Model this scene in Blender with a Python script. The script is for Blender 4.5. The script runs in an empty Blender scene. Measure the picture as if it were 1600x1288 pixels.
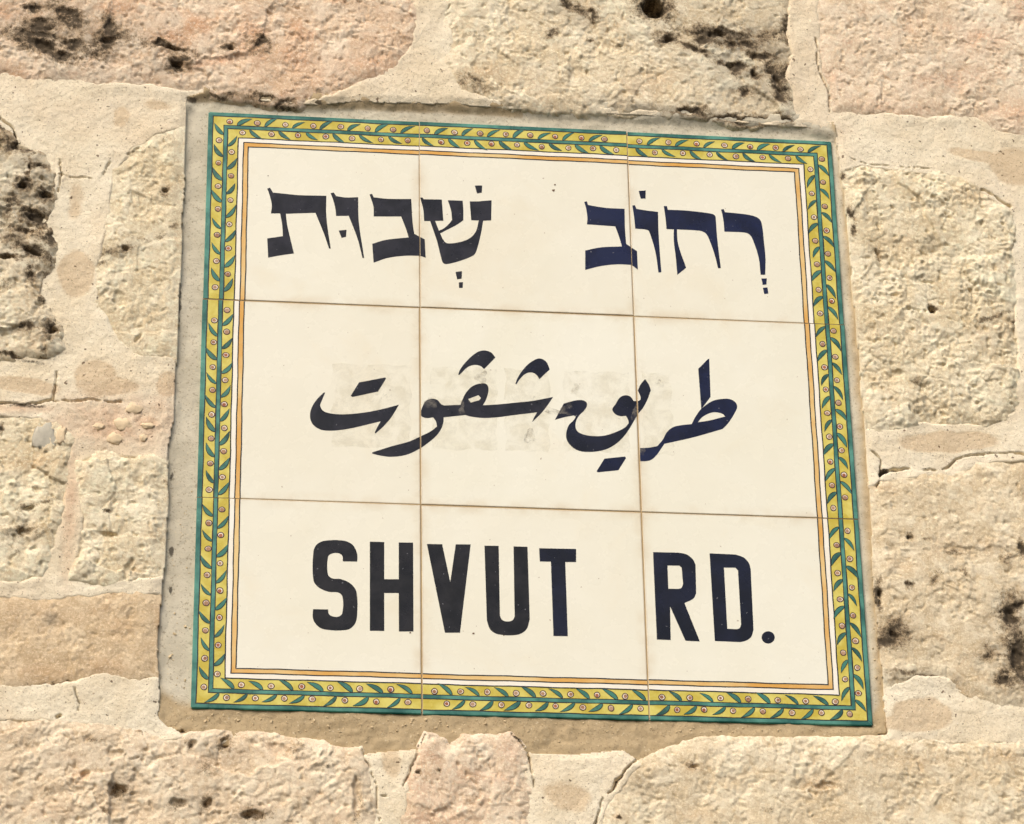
import bpy, bmesh, math, random
import numpy as np
from mathutils import Matrix, Vector
from mathutils.geometry import tessellate_polygon

random.seed(7)
scene = bpy.context.scene
C = scene.collection
MM = 0.001
SIGN_Z = 2.50                       # height of the sign's centre above the street

# ------------------------------------------------------------------ camera
cam_d = bpy.data.cameras.new('camera')
cam = bpy.data.objects.new('camera', cam_d)
C.objects.link(cam)
cam_d.sensor_fit = 'HORIZONTAL'
cam_d.sensor_width = 36.0
cam_d.lens = 36.0 * 5000.0 / 1600.0
cam_d.clip_start = 0.05
cam_d.clip_end = 200.0
CAM_R = Matrix(((0.99281372, -0.03659144, -0.11393853),
                (-0.11844164, -0.43652609, -0.89186128),
                (-0.01710265, 0.89894718, -0.43772304)))
M4 = CAM_R.to_4x4()
M4.translation = Vector((-0.26202085, -1.95616477, SIGN_Z - 0.96328782))
cam.matrix_world = M4
scene.camera = cam

# ------------------------------------------------------------------ light
SUN_EL, SUN_AZ = 46.0, -34.0        # azimuth from straight out of the wall, minus = left
world = bpy.data.worlds.new('World')
scene.world = world
world.use_nodes = True
wn, wl = world.node_tree.nodes, world.node_tree.links
bg = wn['Background']
sky = wn.new('ShaderNodeTexSky')
sky.sky_type = 'NISHITA'
sky.sun_disc = False
sky.sun_elevation = math.radians(SUN_EL)
to_sun = Vector((math.sin(math.radians(SUN_AZ)) * math.cos(math.radians(SUN_EL)),
                 -math.cos(math.radians(SUN_AZ)) * math.cos(math.radians(SUN_EL)),
                 math.sin(math.radians(SUN_EL))))
sky.sun_rotation = math.atan2(to_sun.x, to_sun.y)
sky.air_density = 1.0
sky.dust_density = 4.0
sky.ozone_density = 0.6
wl.new(sky.outputs[0], bg.inputs[0])
bg.inputs[1].default_value = 0.11
sun_d = bpy.data.lights.new('sun', 'SUN')
sun_d.energy = 1.15
sun_d.angle = math.radians(34.0)
sun_d.color = (1.0, 0.96, 0.89)
sun = bpy.data.objects.new('sun', sun_d)
C.objects.link(sun)
sun.rotation_euler = to_sun.to_track_quat('Z', 'Y').to_euler()
sun.location = (-1.5, -2.5, 5)

vs = scene.view_settings
vs.view_transform = 'Standard'
vs.look = 'None'
vs.gamma = 1.0
vs.use_curve_mapping = False
vs.exposure = 0.64

# ------------------------------------------------------------------ helpers: wall plane, metres (u right, v down, h towards the street)
HI = np.array([[4.61776393e-04, -1.00165410e-05, -3.75612479e-01],
               [-1.88717474e-05, 5.09951145e-04, -3.09963663e-01],
               [-2.77190242e-05, 1.02160669e-04, 1.0]])


def wall(pts):
    """survey points of the photograph -> (u, v) on the wall plane"""
    p = np.asarray(pts, float)
    q = np.column_stack([p[:, 0], p[:, 1], np.ones(len(p))]) @ HI.T
    return q[:, :2] / q[:, 2:3]


# ------------------------------------------------------------------ numpy noise
def _hash(ix, iy, seed):
    h = (ix.astype(np.int64) * 374761393 + iy.astype(np.int64) * 668265263 + seed * 974634777) & 0xFFFFFFFF
    h = ((h ^ (h >> 13)) * 1274126177) & 0xFFFFFFFF
    h = ((h ^ (h >> 15)) * 2246822519) & 0xFFFFFFFF
    return (h ^ (h >> 16)) & 0xFFFFFFFF


def rnd(ix, iy, seed):
    return _hash(ix, iy, seed).astype(np.float64) / 4294967295.0


def perlin(x, y, seed=0):
    x0 = np.floor(x); y0 = np.floor(y)
    fx = x - x0; fy = y - y0
    ux = fx * fx * fx * (fx * (fx * 6 - 15) + 10)
    uy = fy * fy * fy * (fy * (fy * 6 - 15) + 10)

    def g(dx, dy):
        a = rnd(x0 + dx, y0 + dy, seed) * (2 * math.pi)
        return np.cos(a) * (fx - dx) + np.sin(a) * (fy - dy)
    a = g(0, 0); b = g(1, 0); c = g(0, 1); d = g(1, 1)
    return ((a + (b - a) * ux) * (1 - uy) + (c + (d - c) * ux) * uy) * 1.5


def fbm(x, y, scale, seed=0, octs=4, gain=0.5):
    s = np.zeros_like(x); a = 1.0; f = 1.0 / scale; tot = 0
    for o in range(octs):
        s += a * perlin(x * f + 17.3 * o, y * f - 9.1 * o, seed + o * 13)
        tot += a; a *= gain; f *= 2.03
    return s / tot


def ridged(x, y, scale, seed=0, octs=3):
    s = np.zeros_like(x); a = 1.0; f = 1.0 / scale; tot = 0
    for o in range(octs):
        s += a * (1 - 2 * np.abs(perlin(x * f + 5.3 * o, y * f + 3.1 * o, seed + o * 7)))
        tot += a; a *= 0.5; f *= 2.07
    return s / tot


def billow(x, y, scale, seed=0, octs=5, gain=0.58):
    """rounded lumps parted by sharp creases"""
    s = np.zeros_like(x); a = 1.0; f = 1.0 / scale; tot = 0
    for o in range(octs):
        s += a * (np.abs(perlin(x * f + 3.7 * o, y * f - 6.1 * o, seed + o * 11)) * 2.6 - 0.9)
        tot += a; a *= gain; f *= 2.05
    return s / tot


def worley(x, y, scale, seed=0, tilt=1.0):
    """chipped facets: F1, F2, cell value, planar facet height (in cell units)"""
    x = x / scale; y = y / scale
    x0 = np.floor(x); y0 = np.floor(y)
    f1 = np.full_like(x, 9.0); f2 = np.full_like(x, 9.0)
    val = np.zeros_like(x); fac = np.zeros_like(x)
    for dx in (-1, 0, 1):
        for dy in (-1, 0, 1):
            cx = x0 + dx; cy = y0 + dy
            px = cx + rnd(cx, cy, seed); py = cy + rnd(cx, cy, seed + 1)
            d = np.hypot(x - px, y - py)
            near = d < f1
            f2 = np.where(near, f1, np.minimum(f2, d))
            v = rnd(cx, cy, seed + 2)
            a = rnd(cx, cy, seed + 3) * 2 * math.pi
            t = (0.2 + 0.8 * rnd(cx, cy, seed + 4)) * tilt
            pl = (v - 0.5) * 0.7 + t * (np.cos(a) * (x - px) + np.sin(a) * (y - py))
            val = np.where(near, v, val); fac = np.where(near, pl, fac)
            f1 = np.where(near, d, f1)
    return f1, f2, val, fac


def sstep(a, b, x):
    t = np.clip((x - a) / (b - a), 0, 1)
    return t * t * (3 - 2 * t)


def sdf(poly, x, y):
    """signed distance, positive inside"""
    P = np.asarray(poly); n = len(P)
    shp = x.shape
    x = x.ravel(); y = y.ravel()
    d2 = np.full(x.shape, 1e9); ins = np.zeros(x.shape, bool)
    for i in range(n):
        ax, ay = P[i]; bx, by = P[(i + 1) % n]
        ex, ey = bx - ax, by - ay
        t = np.clip(((x - ax) * ex + (y - ay) * ey) / max(ex * ex + ey * ey, 1e-12), 0, 1)
        d2 = np.minimum(d2, (x - ax - t * ex) ** 2 + (y - ay - t * ey) ** 2)
        if abs(ey) > 1e-12:
            c = ((ay > y) != (by > y)) & (x < ax + ex * (y - ay) / ey)
            ins ^= c
    d = np.sqrt(d2)
    return np.where(ins, d, -d).reshape(shp)


def dist_line(line, x, y):
    P = np.asarray(line); d2 = np.full(x.shape, 1e9)
    for i in range(len(P) - 1):
        ax, ay = P[i]; ex, ey = P[i + 1] - P[i]
        t = np.clip(((x - ax) * ex + (y - ay) * ey) / max(ex * ex + ey * ey, 1e-12), 0, 1)
        d2 = np.minimum(d2, (x - ax - t * ex) ** 2 + (y - ay - t * ey) ** 2)
    return np.sqrt(d2)


def blobs(lst, x, y):
    """soft patches given as (px, py, rx, ry, turn, strength) in survey points"""
    out = np.zeros_like(x)
    for b in lst:
        px, py, rx, ry = b[:4]
        rot = math.radians(b[4]) if len(b) > 4 else 0.0
        st = b[5] if len(b) > 5 else 1.0
        (cu, cv), (ru, _), (_, rv) = wall([(px, py), (px + rx, py), (px, py + ry)])
        a = max(abs(ru - cu), 1e-4); c = max(abs(rv - cv), 1e-4)
        dx = x - cu; dy = y - cv
        X = (dx * math.cos(rot) + dy * math.sin(rot)) / a
        Y = (-dx * math.sin(rot) + dy * math.cos(rot)) / c
        out = np.maximum(out, st * np.exp(-0.7 * (X * X + Y * Y)))
    return out


# ------------------------------------------------------------------ material helpers
def new_mat(name):
    m = bpy.data.materials.new(name)
    m.use_nodes = True
    return m, m.node_tree.nodes, m.node_tree.links, m.node_tree.nodes['Principled BSDF']


class NB:
    """small node-building helper"""
    def __init__(s, m):
        s.n = m.node_tree.nodes; s.l = m.node_tree.links
        g = s.n.new('ShaderNodeNewGeometry'); s.pos = g.outputs['Position']

    def noise(s, scale, detail=4, rough=0.55, dist=0.0, vec=None, w=None):
        t = s.n.new('ShaderNodeTexNoise')
        if w is not None:
            t.noise_dimensions = '4D'; t.inputs['W'].default_value = w
        t.inputs['Scale'].default_value = scale
        t.inputs['Detail'].default_value = detail
        t.inputs['Roughness'].default_value = rough
        t.inputs['Distortion'].default_value = dist
        s.l.new(vec if vec is not None else s.pos, t.inputs['Vector'])
        return t.outputs['Fac']

    def ramp(s, v, a, b, lo=0.0, hi=1.0):
        r = s.n.new('ShaderNodeMapRange')
        r.interpolation_type = 'SMOOTHSTEP'
        r.inputs['From Min'].default_value = a; r.inputs['From Max'].default_value = b
        r.inputs['To Min'].default_value = lo; r.inputs['To Max'].default_value = hi
        s.l.new(v, r.inputs['Value'])
        return r.outputs['Result']

    def attr(s, name):
        a = s.n.new('ShaderNodeAttribute'); a.attribute_name = name
        return a.outputs['Fac']

    def math(s, op, a, b=0.5):
        m = s.n.new('ShaderNodeMath'); m.operation = op
        for i, v in enumerate((a, b)):
            if isinstance(v, (int, float)):
                m.inputs[i].default_value = v
            else:
                s.l.new(v, m.inputs[i])
        return m.outputs[0]

    def mix(s, f, a, b, mode='MIX'):
        m = s.n.new('ShaderNodeMix'); m.data_type = 'RGBA'; m.blend_type = mode
        for sock, v in ((m.inputs[0], f), (m.inputs[6], a), (m.inputs[7], b)):
            if isinstance(v, (int, float)):
                sock.default_value = v
            elif isinstance(v, tuple):
                sock.default_value = (*v, 1.0)
            else:
                s.l.new(v, sock)
        return m.outputs[2]

    def bump(s, h, strength, dist, prev=None):
        b = s.n.new('ShaderNodeBump')
        b.inputs['Strength'].default_value = strength
        b.inputs['Distance'].default_value = dist
        s.l.new(h, b.inputs['Height'])
        if prev is not None:
            s.l.new(prev, b.inputs['Normal'])
        return b.outputs['Normal']


def srgb(r, g, b):
    f = lambda c: c / 12.92 if c <= 0.04045 else ((c + 0.055) / 1.055) ** 2.4
    return (f(r / 255), f(g / 255), f(b / 255))


def stone_material(name, light, mid, warm, warm_amt=0.5, w=0.0):
    m, n, l, p = new_mat(name)
    k = NB(m)
    c = k.mix(k.ramp(k.noise(26, 6, 0.68, 0.5, w=w), 0.38, 0.62), mid, light)
    c = k.mix(k.math('MULTIPLY', k.ramp(k.noise(66, 7, 0.75, 0.8, w=w + 11), 0.48, 0.66), 0.62), c, tuple(a * b for a, b in zip(mid, (0.82, 0.76, 0.66))))
    # chalky chips and stained grains
    tone = k.attr('tone')
    c = k.mix(k.math('MULTIPLY', k.ramp(tone, 0.55, 0.95), 0.55), c, tuple(min(1, x * 1.16 + 0.02) for x in light))
    c = k.mix(k.math('MULTIPLY', k.ramp(tone, 0.35, 0.05), 0.45), c, tuple(a * b for a, b in zip(mid, (0.80, 0.76, 0.70))))
    c = k.mix(k.math('MULTIPLY', k.ramp(k.noise(34, 6, 0.65, 0.8, w=w + 3), 0.52, 0.70), warm_amt), c, warm)
    c = k.mix(k.math('MULTIPLY', k.attr('warm'), 0.75), c, warm)
    c = k.mix(k.math('MULTIPLY', k.ramp(k.noise(150, 5, 0.7, 0.3, w=w + 6), 0.55, 0.74), 0.38), c, tuple(a * b for a, b in zip(mid, (0.66, 0.60, 0.52))))
    c = k.mix(k.math('MULTIPLY', k.ramp(k.noise(330, 3, 0.7, w=w + 8), 0.58, 0.72), 0.42), c, tuple(min(1, x * 1.14 + 0.03) for x in light))
    c = k.mix(k.math('MULTIPLY', k.ramp(k.noise(520, 4, 0.8, 0.3, w=w + 13), 0.50, 0.64), 0.5), c, tuple(a * b for a, b in zip(mid, (0.72, 0.65, 0.55))))
    c = k.mix(k.math('MULTIPLY', k.ramp(k.noise(640, 4, 0.8, 0.3, w=w + 15), 0.50, 0.62), 0.65), c, tuple(min(1, x * 1.12 + 0.05) for x in light))
    # lichen and soot; the attribute also darkens pits, gaps and cracks
    li = k.attr('lichen')
    grey = k.mix(k.noise(260, 4, 0.7), (0.16, 0.14, 0.105), (0.36, 0.32, 0.25))
    c = k.mix(k.math('MULTIPLY', k.attr('greyed'), 0.62), c, grey)
    grain = k.math('ADD', k.math('MULTIPLY', k.math('SUBTRACT', k.noise(430, 5, 0.8, 0.8), 0.5), 1.7),
                   k.math('MULTIPLY', k.math('SUBTRACT', k.noise(900, 3, 0.7), 0.5), 0.7))
    halo = k.ramp(k.math('ADD', li, k.math('MULTIPLY', grain, 0.7)), 0.06, 0.5)
    c = k.mix(k.math('MULTIPLY', halo, 0.66), c, k.mix(k.noise(120, 3), srgb(128, 100, 66), srgb(160, 138, 104)))
    lm = k.ramp(k.math('ADD', li, k.math('MULTIPLY', grain, 1.25)), 0.28, 0.85)
    dark = k.mix(k.noise(170, 3), (0.035, 0.027, 0.018), (0.12, 0.088, 0.055))
    c = k.mix(k.math('MULTIPLY', lm, 0.92), c, dark)
    l.new(c, p.inputs['Base Color'])
    p.inputs['Roughness'].default_value = 0.92
    p.inputs['Specular IOR Level'].default_value = 0.22
    b = k.bump(k.noise(330, 6, 0.8, 0.2), 0.45, 0.0012)
    b = k.bump(k.noise(1100, 3, 0.8), 0.8, 0.0006, b)
    l.new(b, p.inputs['Normal'])
    return m


def mortar_material():
    m, n, l, p = new_mat('lime_mortar')
    k = NB(m)
    c = k.mix(k.ramp(k.noise(18, 4, 0.6), 0.35, 0.65), srgb(238, 221, 188), srgb(246, 233, 204))
    c = k.mix(k.math('MULTIPLY', k.ramp(k.noise(9, 3, 0.5, 1.0, w=4.0), 0.5, 0.68), 0.28), c, srgb(226, 198, 164))
    # smooth tan patches where the lime skin has worn off
    t = k.ramp(k.math('ADD', k.attr('tan'), k.math('MULTIPLY', k.math('SUBTRACT', k.noise(60, 3), 0.5), 0.35)), 0.36, 0.54)
    c = k.mix(k.math('MULTIPLY', t, 0.8), c, k.mix(k.noise(70, 4), srgb(212, 186, 148), srgb(224, 200, 164)))
    c = k.mix(k.math('MULTIPLY', k.attr('warm'), 0.8), c, srgb(216, 180, 146))
    # sand grains
    c = k.mix(k.math('MULTIPLY', k.ramp(k.noise(760, 3, 0.7), 0.56, 0.68), 0.6), c, srgb(150, 120, 84))
    c = k.mix(k.math('MULTIPLY', k.ramp(k.noise(820, 3, 0.7, w=2.0), 0.56, 0.68), 0.6), c, srgb(252, 242, 218))
    c = k.mix(k.ramp(k.noise(300, 1, 0.5, w=7.0), 0.71, 0.74, 0, 0.8), c, srgb(92, 66, 42))
    lm = k.ramp(k.math('ADD', k.attr('lichen'), k.math('MULTIPLY', k.math('SUBTRACT', k.noise(420, 4, 0.7), 0.5), 0.9)), 0.36, 0.70)
    c = k.mix(k.math('MULTIPLY', lm, 0.9), c, (0.045, 0.032, 0.02))
    l.new(c, p.inputs['Base Color'])
    p.inputs['Roughness'].default_value = 0.95
    p.inputs['Specular IOR Level'].default_value = 0.18
    b = k.bump(k.noise(160, 5, 0.65), 0.5, 0.0012)
    b = k.bump(k.noise(900, 3, 0.8), 0.9, 0.0007, b)
    l.new(b, p.inputs['Normal'])
    return m


def cement_material():
    m, n, l, p = new_mat('cement_bed')
    k = NB(m)
    c = k.mix(k.ramp(k.noise(30, 4, 0.6), 0.35, 0.65), srgb(196, 186, 162), srgb(214, 204, 180))
    br = k.ramp(k.math('ADD', k.attr('brown'), k.math('MULTIPLY', k.math('SUBTRACT', k.noise(45, 4), 0.5), 0.5)), 0.3, 0.75)
    c = k.mix(k.math('MULTIPLY', br, 0.9), c, k.mix(k.noise(120, 4), srgb(168, 144, 106), srgb(196, 172, 132)))
    c = k.mix(k.math('MULTIPLY', k.ramp(k.noise(620, 2, 0.6), 0.58, 0.68), 0.45), c, srgb(120, 98, 66))
    c = k.mix(k.math('MULTIPLY', k.ramp(k.noise(560, 2, 0.6, w=2.0), 0.62, 0.70), 0.6), c, srgb(222, 206, 172))
    lm = k.ramp(k.math('ADD', k.attr('lichen'), k.math('MULTIPLY', k.math('SUBTRACT', k.noise(420, 4, 0.7), 0.5), 0.9)), 0.36, 0.70)
    c = k.mix(k.math('MULTIPLY', lm, 0.85), c, (0.05, 0.04, 0.028))
    l.new(c, p.inputs['Base Color'])
    p.inputs['Roughness'].default_value = 0.9
    p.inputs['Specular IOR Level'].default_value = 0.25
    b = k.bump(k.noise(220, 5, 0.65), 0.45, 0.0010)
    b = k.bump(k.noise(900, 3, 0.75), 0.6, 0.0005, b)
    l.new(b, p.inputs['Normal'])
    return m


def glaze_material(name, a, b, scale=60.0, rough=0.22, stain=False, speck=0.0, lo=0.35, hi=0.65, vary=None):
    """hand-brushed colour under a clear ceramic glaze"""
    m, n, l, p = new_mat(name)
    k = NB(m)
    c = k.mix(k.ramp(k.noise(scale, 4, 0.6, 0.3), lo, hi), a, b)
    if stain:
        oi = n.new('ShaderNodeObjectInfo')
        c = k.mix(k.math('MULTIPLY', oi.outputs['Random'], 0.45), c, srgb(234, 226, 202))
        # grime that crept in from the joints, and hairline specks
        tc = n.new('ShaderNodeTexCoord')
        sp = n.new('ShaderNodeSeparateXYZ'); l.new(tc.outputs['Object'], sp.inputs[0])
        ex = k.math('SUBTRACT', 0.0747, k.math('ABSOLUTE', sp.outputs[0], 0))
        ez = k.math('SUBTRACT', 0.0747, k.math('ABSOLUTE', sp.outputs[2], 0))
        e = k.math('MINIMUM', ex, ez)
        f = k.math('MULTIPLY', k.ramp(e, 0.0085, 0.0), k.ramp(k.noise(35, 4, 0.6), 0.38, 0.68))
        c = k.mix(k.math('MULTIPLY', f, 0.34), c, srgb(200, 172, 124))
        f2 = k.ramp(e, 0.0012, 0.0002)
        c = k.mix(k.math('MULTIPLY', f2, 0.32), c, srgb(150, 116, 70))
        c = k.mix(k.ramp(k.noise(330, 1, 0.5), 0.765, 0.785, 0, 0.55), c, srgb(140, 110, 80))
        c = k.mix(k.math('MULTIPLY', k.ramp(k.noise(12, 5, 0.65, 0.6), 0.52, 0.75), 0.22), c, srgb(226, 206, 164))
    if vary:
        oi = n.new('ShaderNodeObjectInfo')
        c = k.mix(k.math('MULTIPLY', k.ramp(oi.outputs['Random'], 0.1, 1.0), 0.75), c, vary)
    if speck:
        c = k.mix(k.ramp(k.noise(420, 1, 0.5), 0.735, 0.755, 0, speck), c, srgb(150, 148, 150))
    l.new(c, p.inputs['Base Color'])
    rr = k.ramp(k.noise(45, 4, 0.6), 0.3, 0.7, rough * 0.85, rough * 1.35)
    l.new(rr, p.inputs['Roughness'])
    p.inputs['IOR'].default_value = 1.5
    if speck:
        p.inputs['Specular IOR Level'].default_value = 0.28
    bb = k.bump(k.noise(38, 3, 0.5), 0.22, 0.0014)
    bb = k.bump(k.noise(700, 2, 0.5), 0.06, 0.0003, bb)
    l.new(bb, p.inputs['Normal'])
    return m


def plain_material(name, col, rough=0.9):
    m, n, l, p = new_mat(name)
    k = NB(m)
    c = k.mix(k.noise(300, 4, 0.65), tuple(x * 0.75 for x in col), tuple(min(1, x * 1.2) for x in col))
    l.new(c, p.inputs['Base Color'])
    p.inputs['Roughness'].default_value = rough
    l.new(k.bump(k.noise(500, 4, 0.7), 0.5, 0.0006), p.inputs['Normal'])
    return m


# ------------------------------------------------------------------ mesh helpers
def empty(name, loc, label, cat):
    o = bpy.data.objects.new(name, None)
    o.empty_display_size = 0.05
    o.location = loc
    C.objects.link(o)
    o['label'] = label; o['category'] = cat
    return o


def heightfield(name, U, V, H, mask, mat, parent, attrs, back=0.045):
    """grid surface over the masked cells with a skirt going back into the wall; one mesh object"""
    ok = mask[:-1, :-1] & mask[1:, :-1] & mask[:-1, 1:] & mask[1:, 1:]
    used = np.zeros_like(mask)
    used[:-1, :-1] |= ok; used[1:, :-1] |= ok; used[:-1, 1:] |= ok; used[1:, 1:] |= ok
    idx = np.full(mask.shape, -1, np.int64)
    nv = int(used.sum()); idx[used] = np.arange(nv)
    a = idx[:-1, :-1][ok]; b = idx[1:, :-1][ok]; c = idx[1:, 1:][ok]; d = idx[:-1, 1:][ok]   # rows run along v (down)
    quads = np.column_stack([a, b, c, d])
    co = np.column_stack([U[used], -H[used], -V[used]])
    ed = np.concatenate([quads[:, [0, 1]], quads[:, [1, 2]], quads[:, [2, 3]], quads[:, [3, 0]]])
    key = np.sort(ed, 1); key = key[:, 0] * nv + key[:, 1]
    _, inv, cnt = np.unique(key, return_inverse=True, return_counts=True)
    be = ed[cnt[inv] == 1]
    bv = np.unique(be)
    m = np.full(nv, -1, np.int64); m[bv] = nv + np.arange(len(bv))
    cb = co[bv].copy(); cb[:, 1] = back
    side = np.column_stack([be[:, 1], be[:, 0], m[be[:, 0]], m[be[:, 1]]])
    allco = np.concatenate([co, cb]); faces = np.concatenate([quads, side])
    cen = np.array([co[:, 0].mean(), 0.0, co[:, 2].mean()])
    allco = allco - cen
    me = bpy.data.meshes.new(name)
    me.vertices.add(len(allco)); me.vertices.foreach_set('co', allco.astype(np.float32).ravel())
    me.loops.add(faces.size); me.loops.foreach_set('vertex_index', faces.astype(np.int32).ravel())
    me.polygons.add(len(faces))
    me.polygons.foreach_set('loop_start', np.arange(0, faces.size, 4, dtype=np.int32))
    me.polygons.foreach_set('loop_total', np.full(len(faces), 4, np.int32))
    me.polygons.foreach_set('use_smooth', np.ones(len(faces), bool))
    me.update(calc_edges=True)
    for an, arr in attrs.items():
        at = me.attributes.new(an, 'FLOAT', 'POINT')
        at.data.foreach_set('value', np.concatenate([arr[used], arr[used][bv]]).astype(np.float32))
    me.materials.append(mat)
    o = bpy.data.objects.new(name, me)
    C.objects.link(o)
    o.parent = parent
    o.location = Vector(cen)
    return o


# ------------------------------------------------------------------ the stone wall
wall_root = empty('stone_wall', (0, 0, SIGN_Z),
                  'rough cream and pink limestone wall with sandy mortar joints around the tiled sign', 'wall')

RECESS = wall([(293, 153), (340, 147), (385, 155), (430, 163), (500, 166), (560, 160), (640, 164), (700, 164), (800, 172),
               (900, 176), (1000, 182), (1100, 188), (1200, 197), (1260, 200), (1304, 212), (1312, 260), (1322, 330), (1330, 430),
               (1338, 520), (1344, 600), (1352, 690), (1356, 760), (1362, 830), (1362, 900), (1368, 960), (1376, 1040),
               (1380, 1100), (1384, 1143), (1330, 1147), (1250, 1150), (1150, 1150), (1080, 1152), (1040, 1164), (1003, 1176),
               (975, 1158), (900, 1165), (835, 1164), (800, 1146), (730, 1150), (680, 1152), (640, 1158), (590, 1162),
               (540, 1168), (490, 1160), (440, 1150), (380, 1143), (320, 1143), (262, 1136), (249, 1122), (251, 1060), (246, 1000),
               (253, 930), (262, 840), (264, 760), (263, 700), (272, 660), (274, 600), (279, 520), (283, 430), (287, 330), (290, 240)])

LIGHT = srgb(236, 218, 182)
PINK = srgb(228, 184, 150)
ORANGE = srgb(214, 156, 104)
mats = {
    'pink': stone_material('pink_limestone', srgb(240, 220, 192), srgb(226, 194, 160), srgb(214, 158, 116), 0.52, 1.0),
    'blush': stone_material('blush_limestone', srgb(240, 222, 192), srgb(226, 202, 168), srgb(214, 172, 132), 0.36, 7.0),
    'rose': stone_material('rose_limestone', srgb(244, 226, 198), srgb(230, 204, 172), srgb(220, 170, 134), 0.45, 2.0),
    'cream': stone_material('cream_limestone', srgb(244, 231, 200), srgb(228, 209, 172), srgb(214, 184, 142), 0.40, 3.0),
    'tan': stone_material('tan_limestone', srgb(240, 225, 194), srgb(224, 203, 166), srgb(208, 174, 130), 0.40, 4.0),
    'brown': stone_material('brown_limestone', srgb(230, 208, 172), srgb(214, 188, 150), srgb(202, 164, 122), 0.35, 5.0),
    'grey': stone_material('grey_limestone', srgb(244, 230, 200), srgb(228, 208, 172), srgb(216, 182, 140), 0.38, 6.0),
}
mortar_mat = mortar_material()
cement_mat = cement_material()

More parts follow.
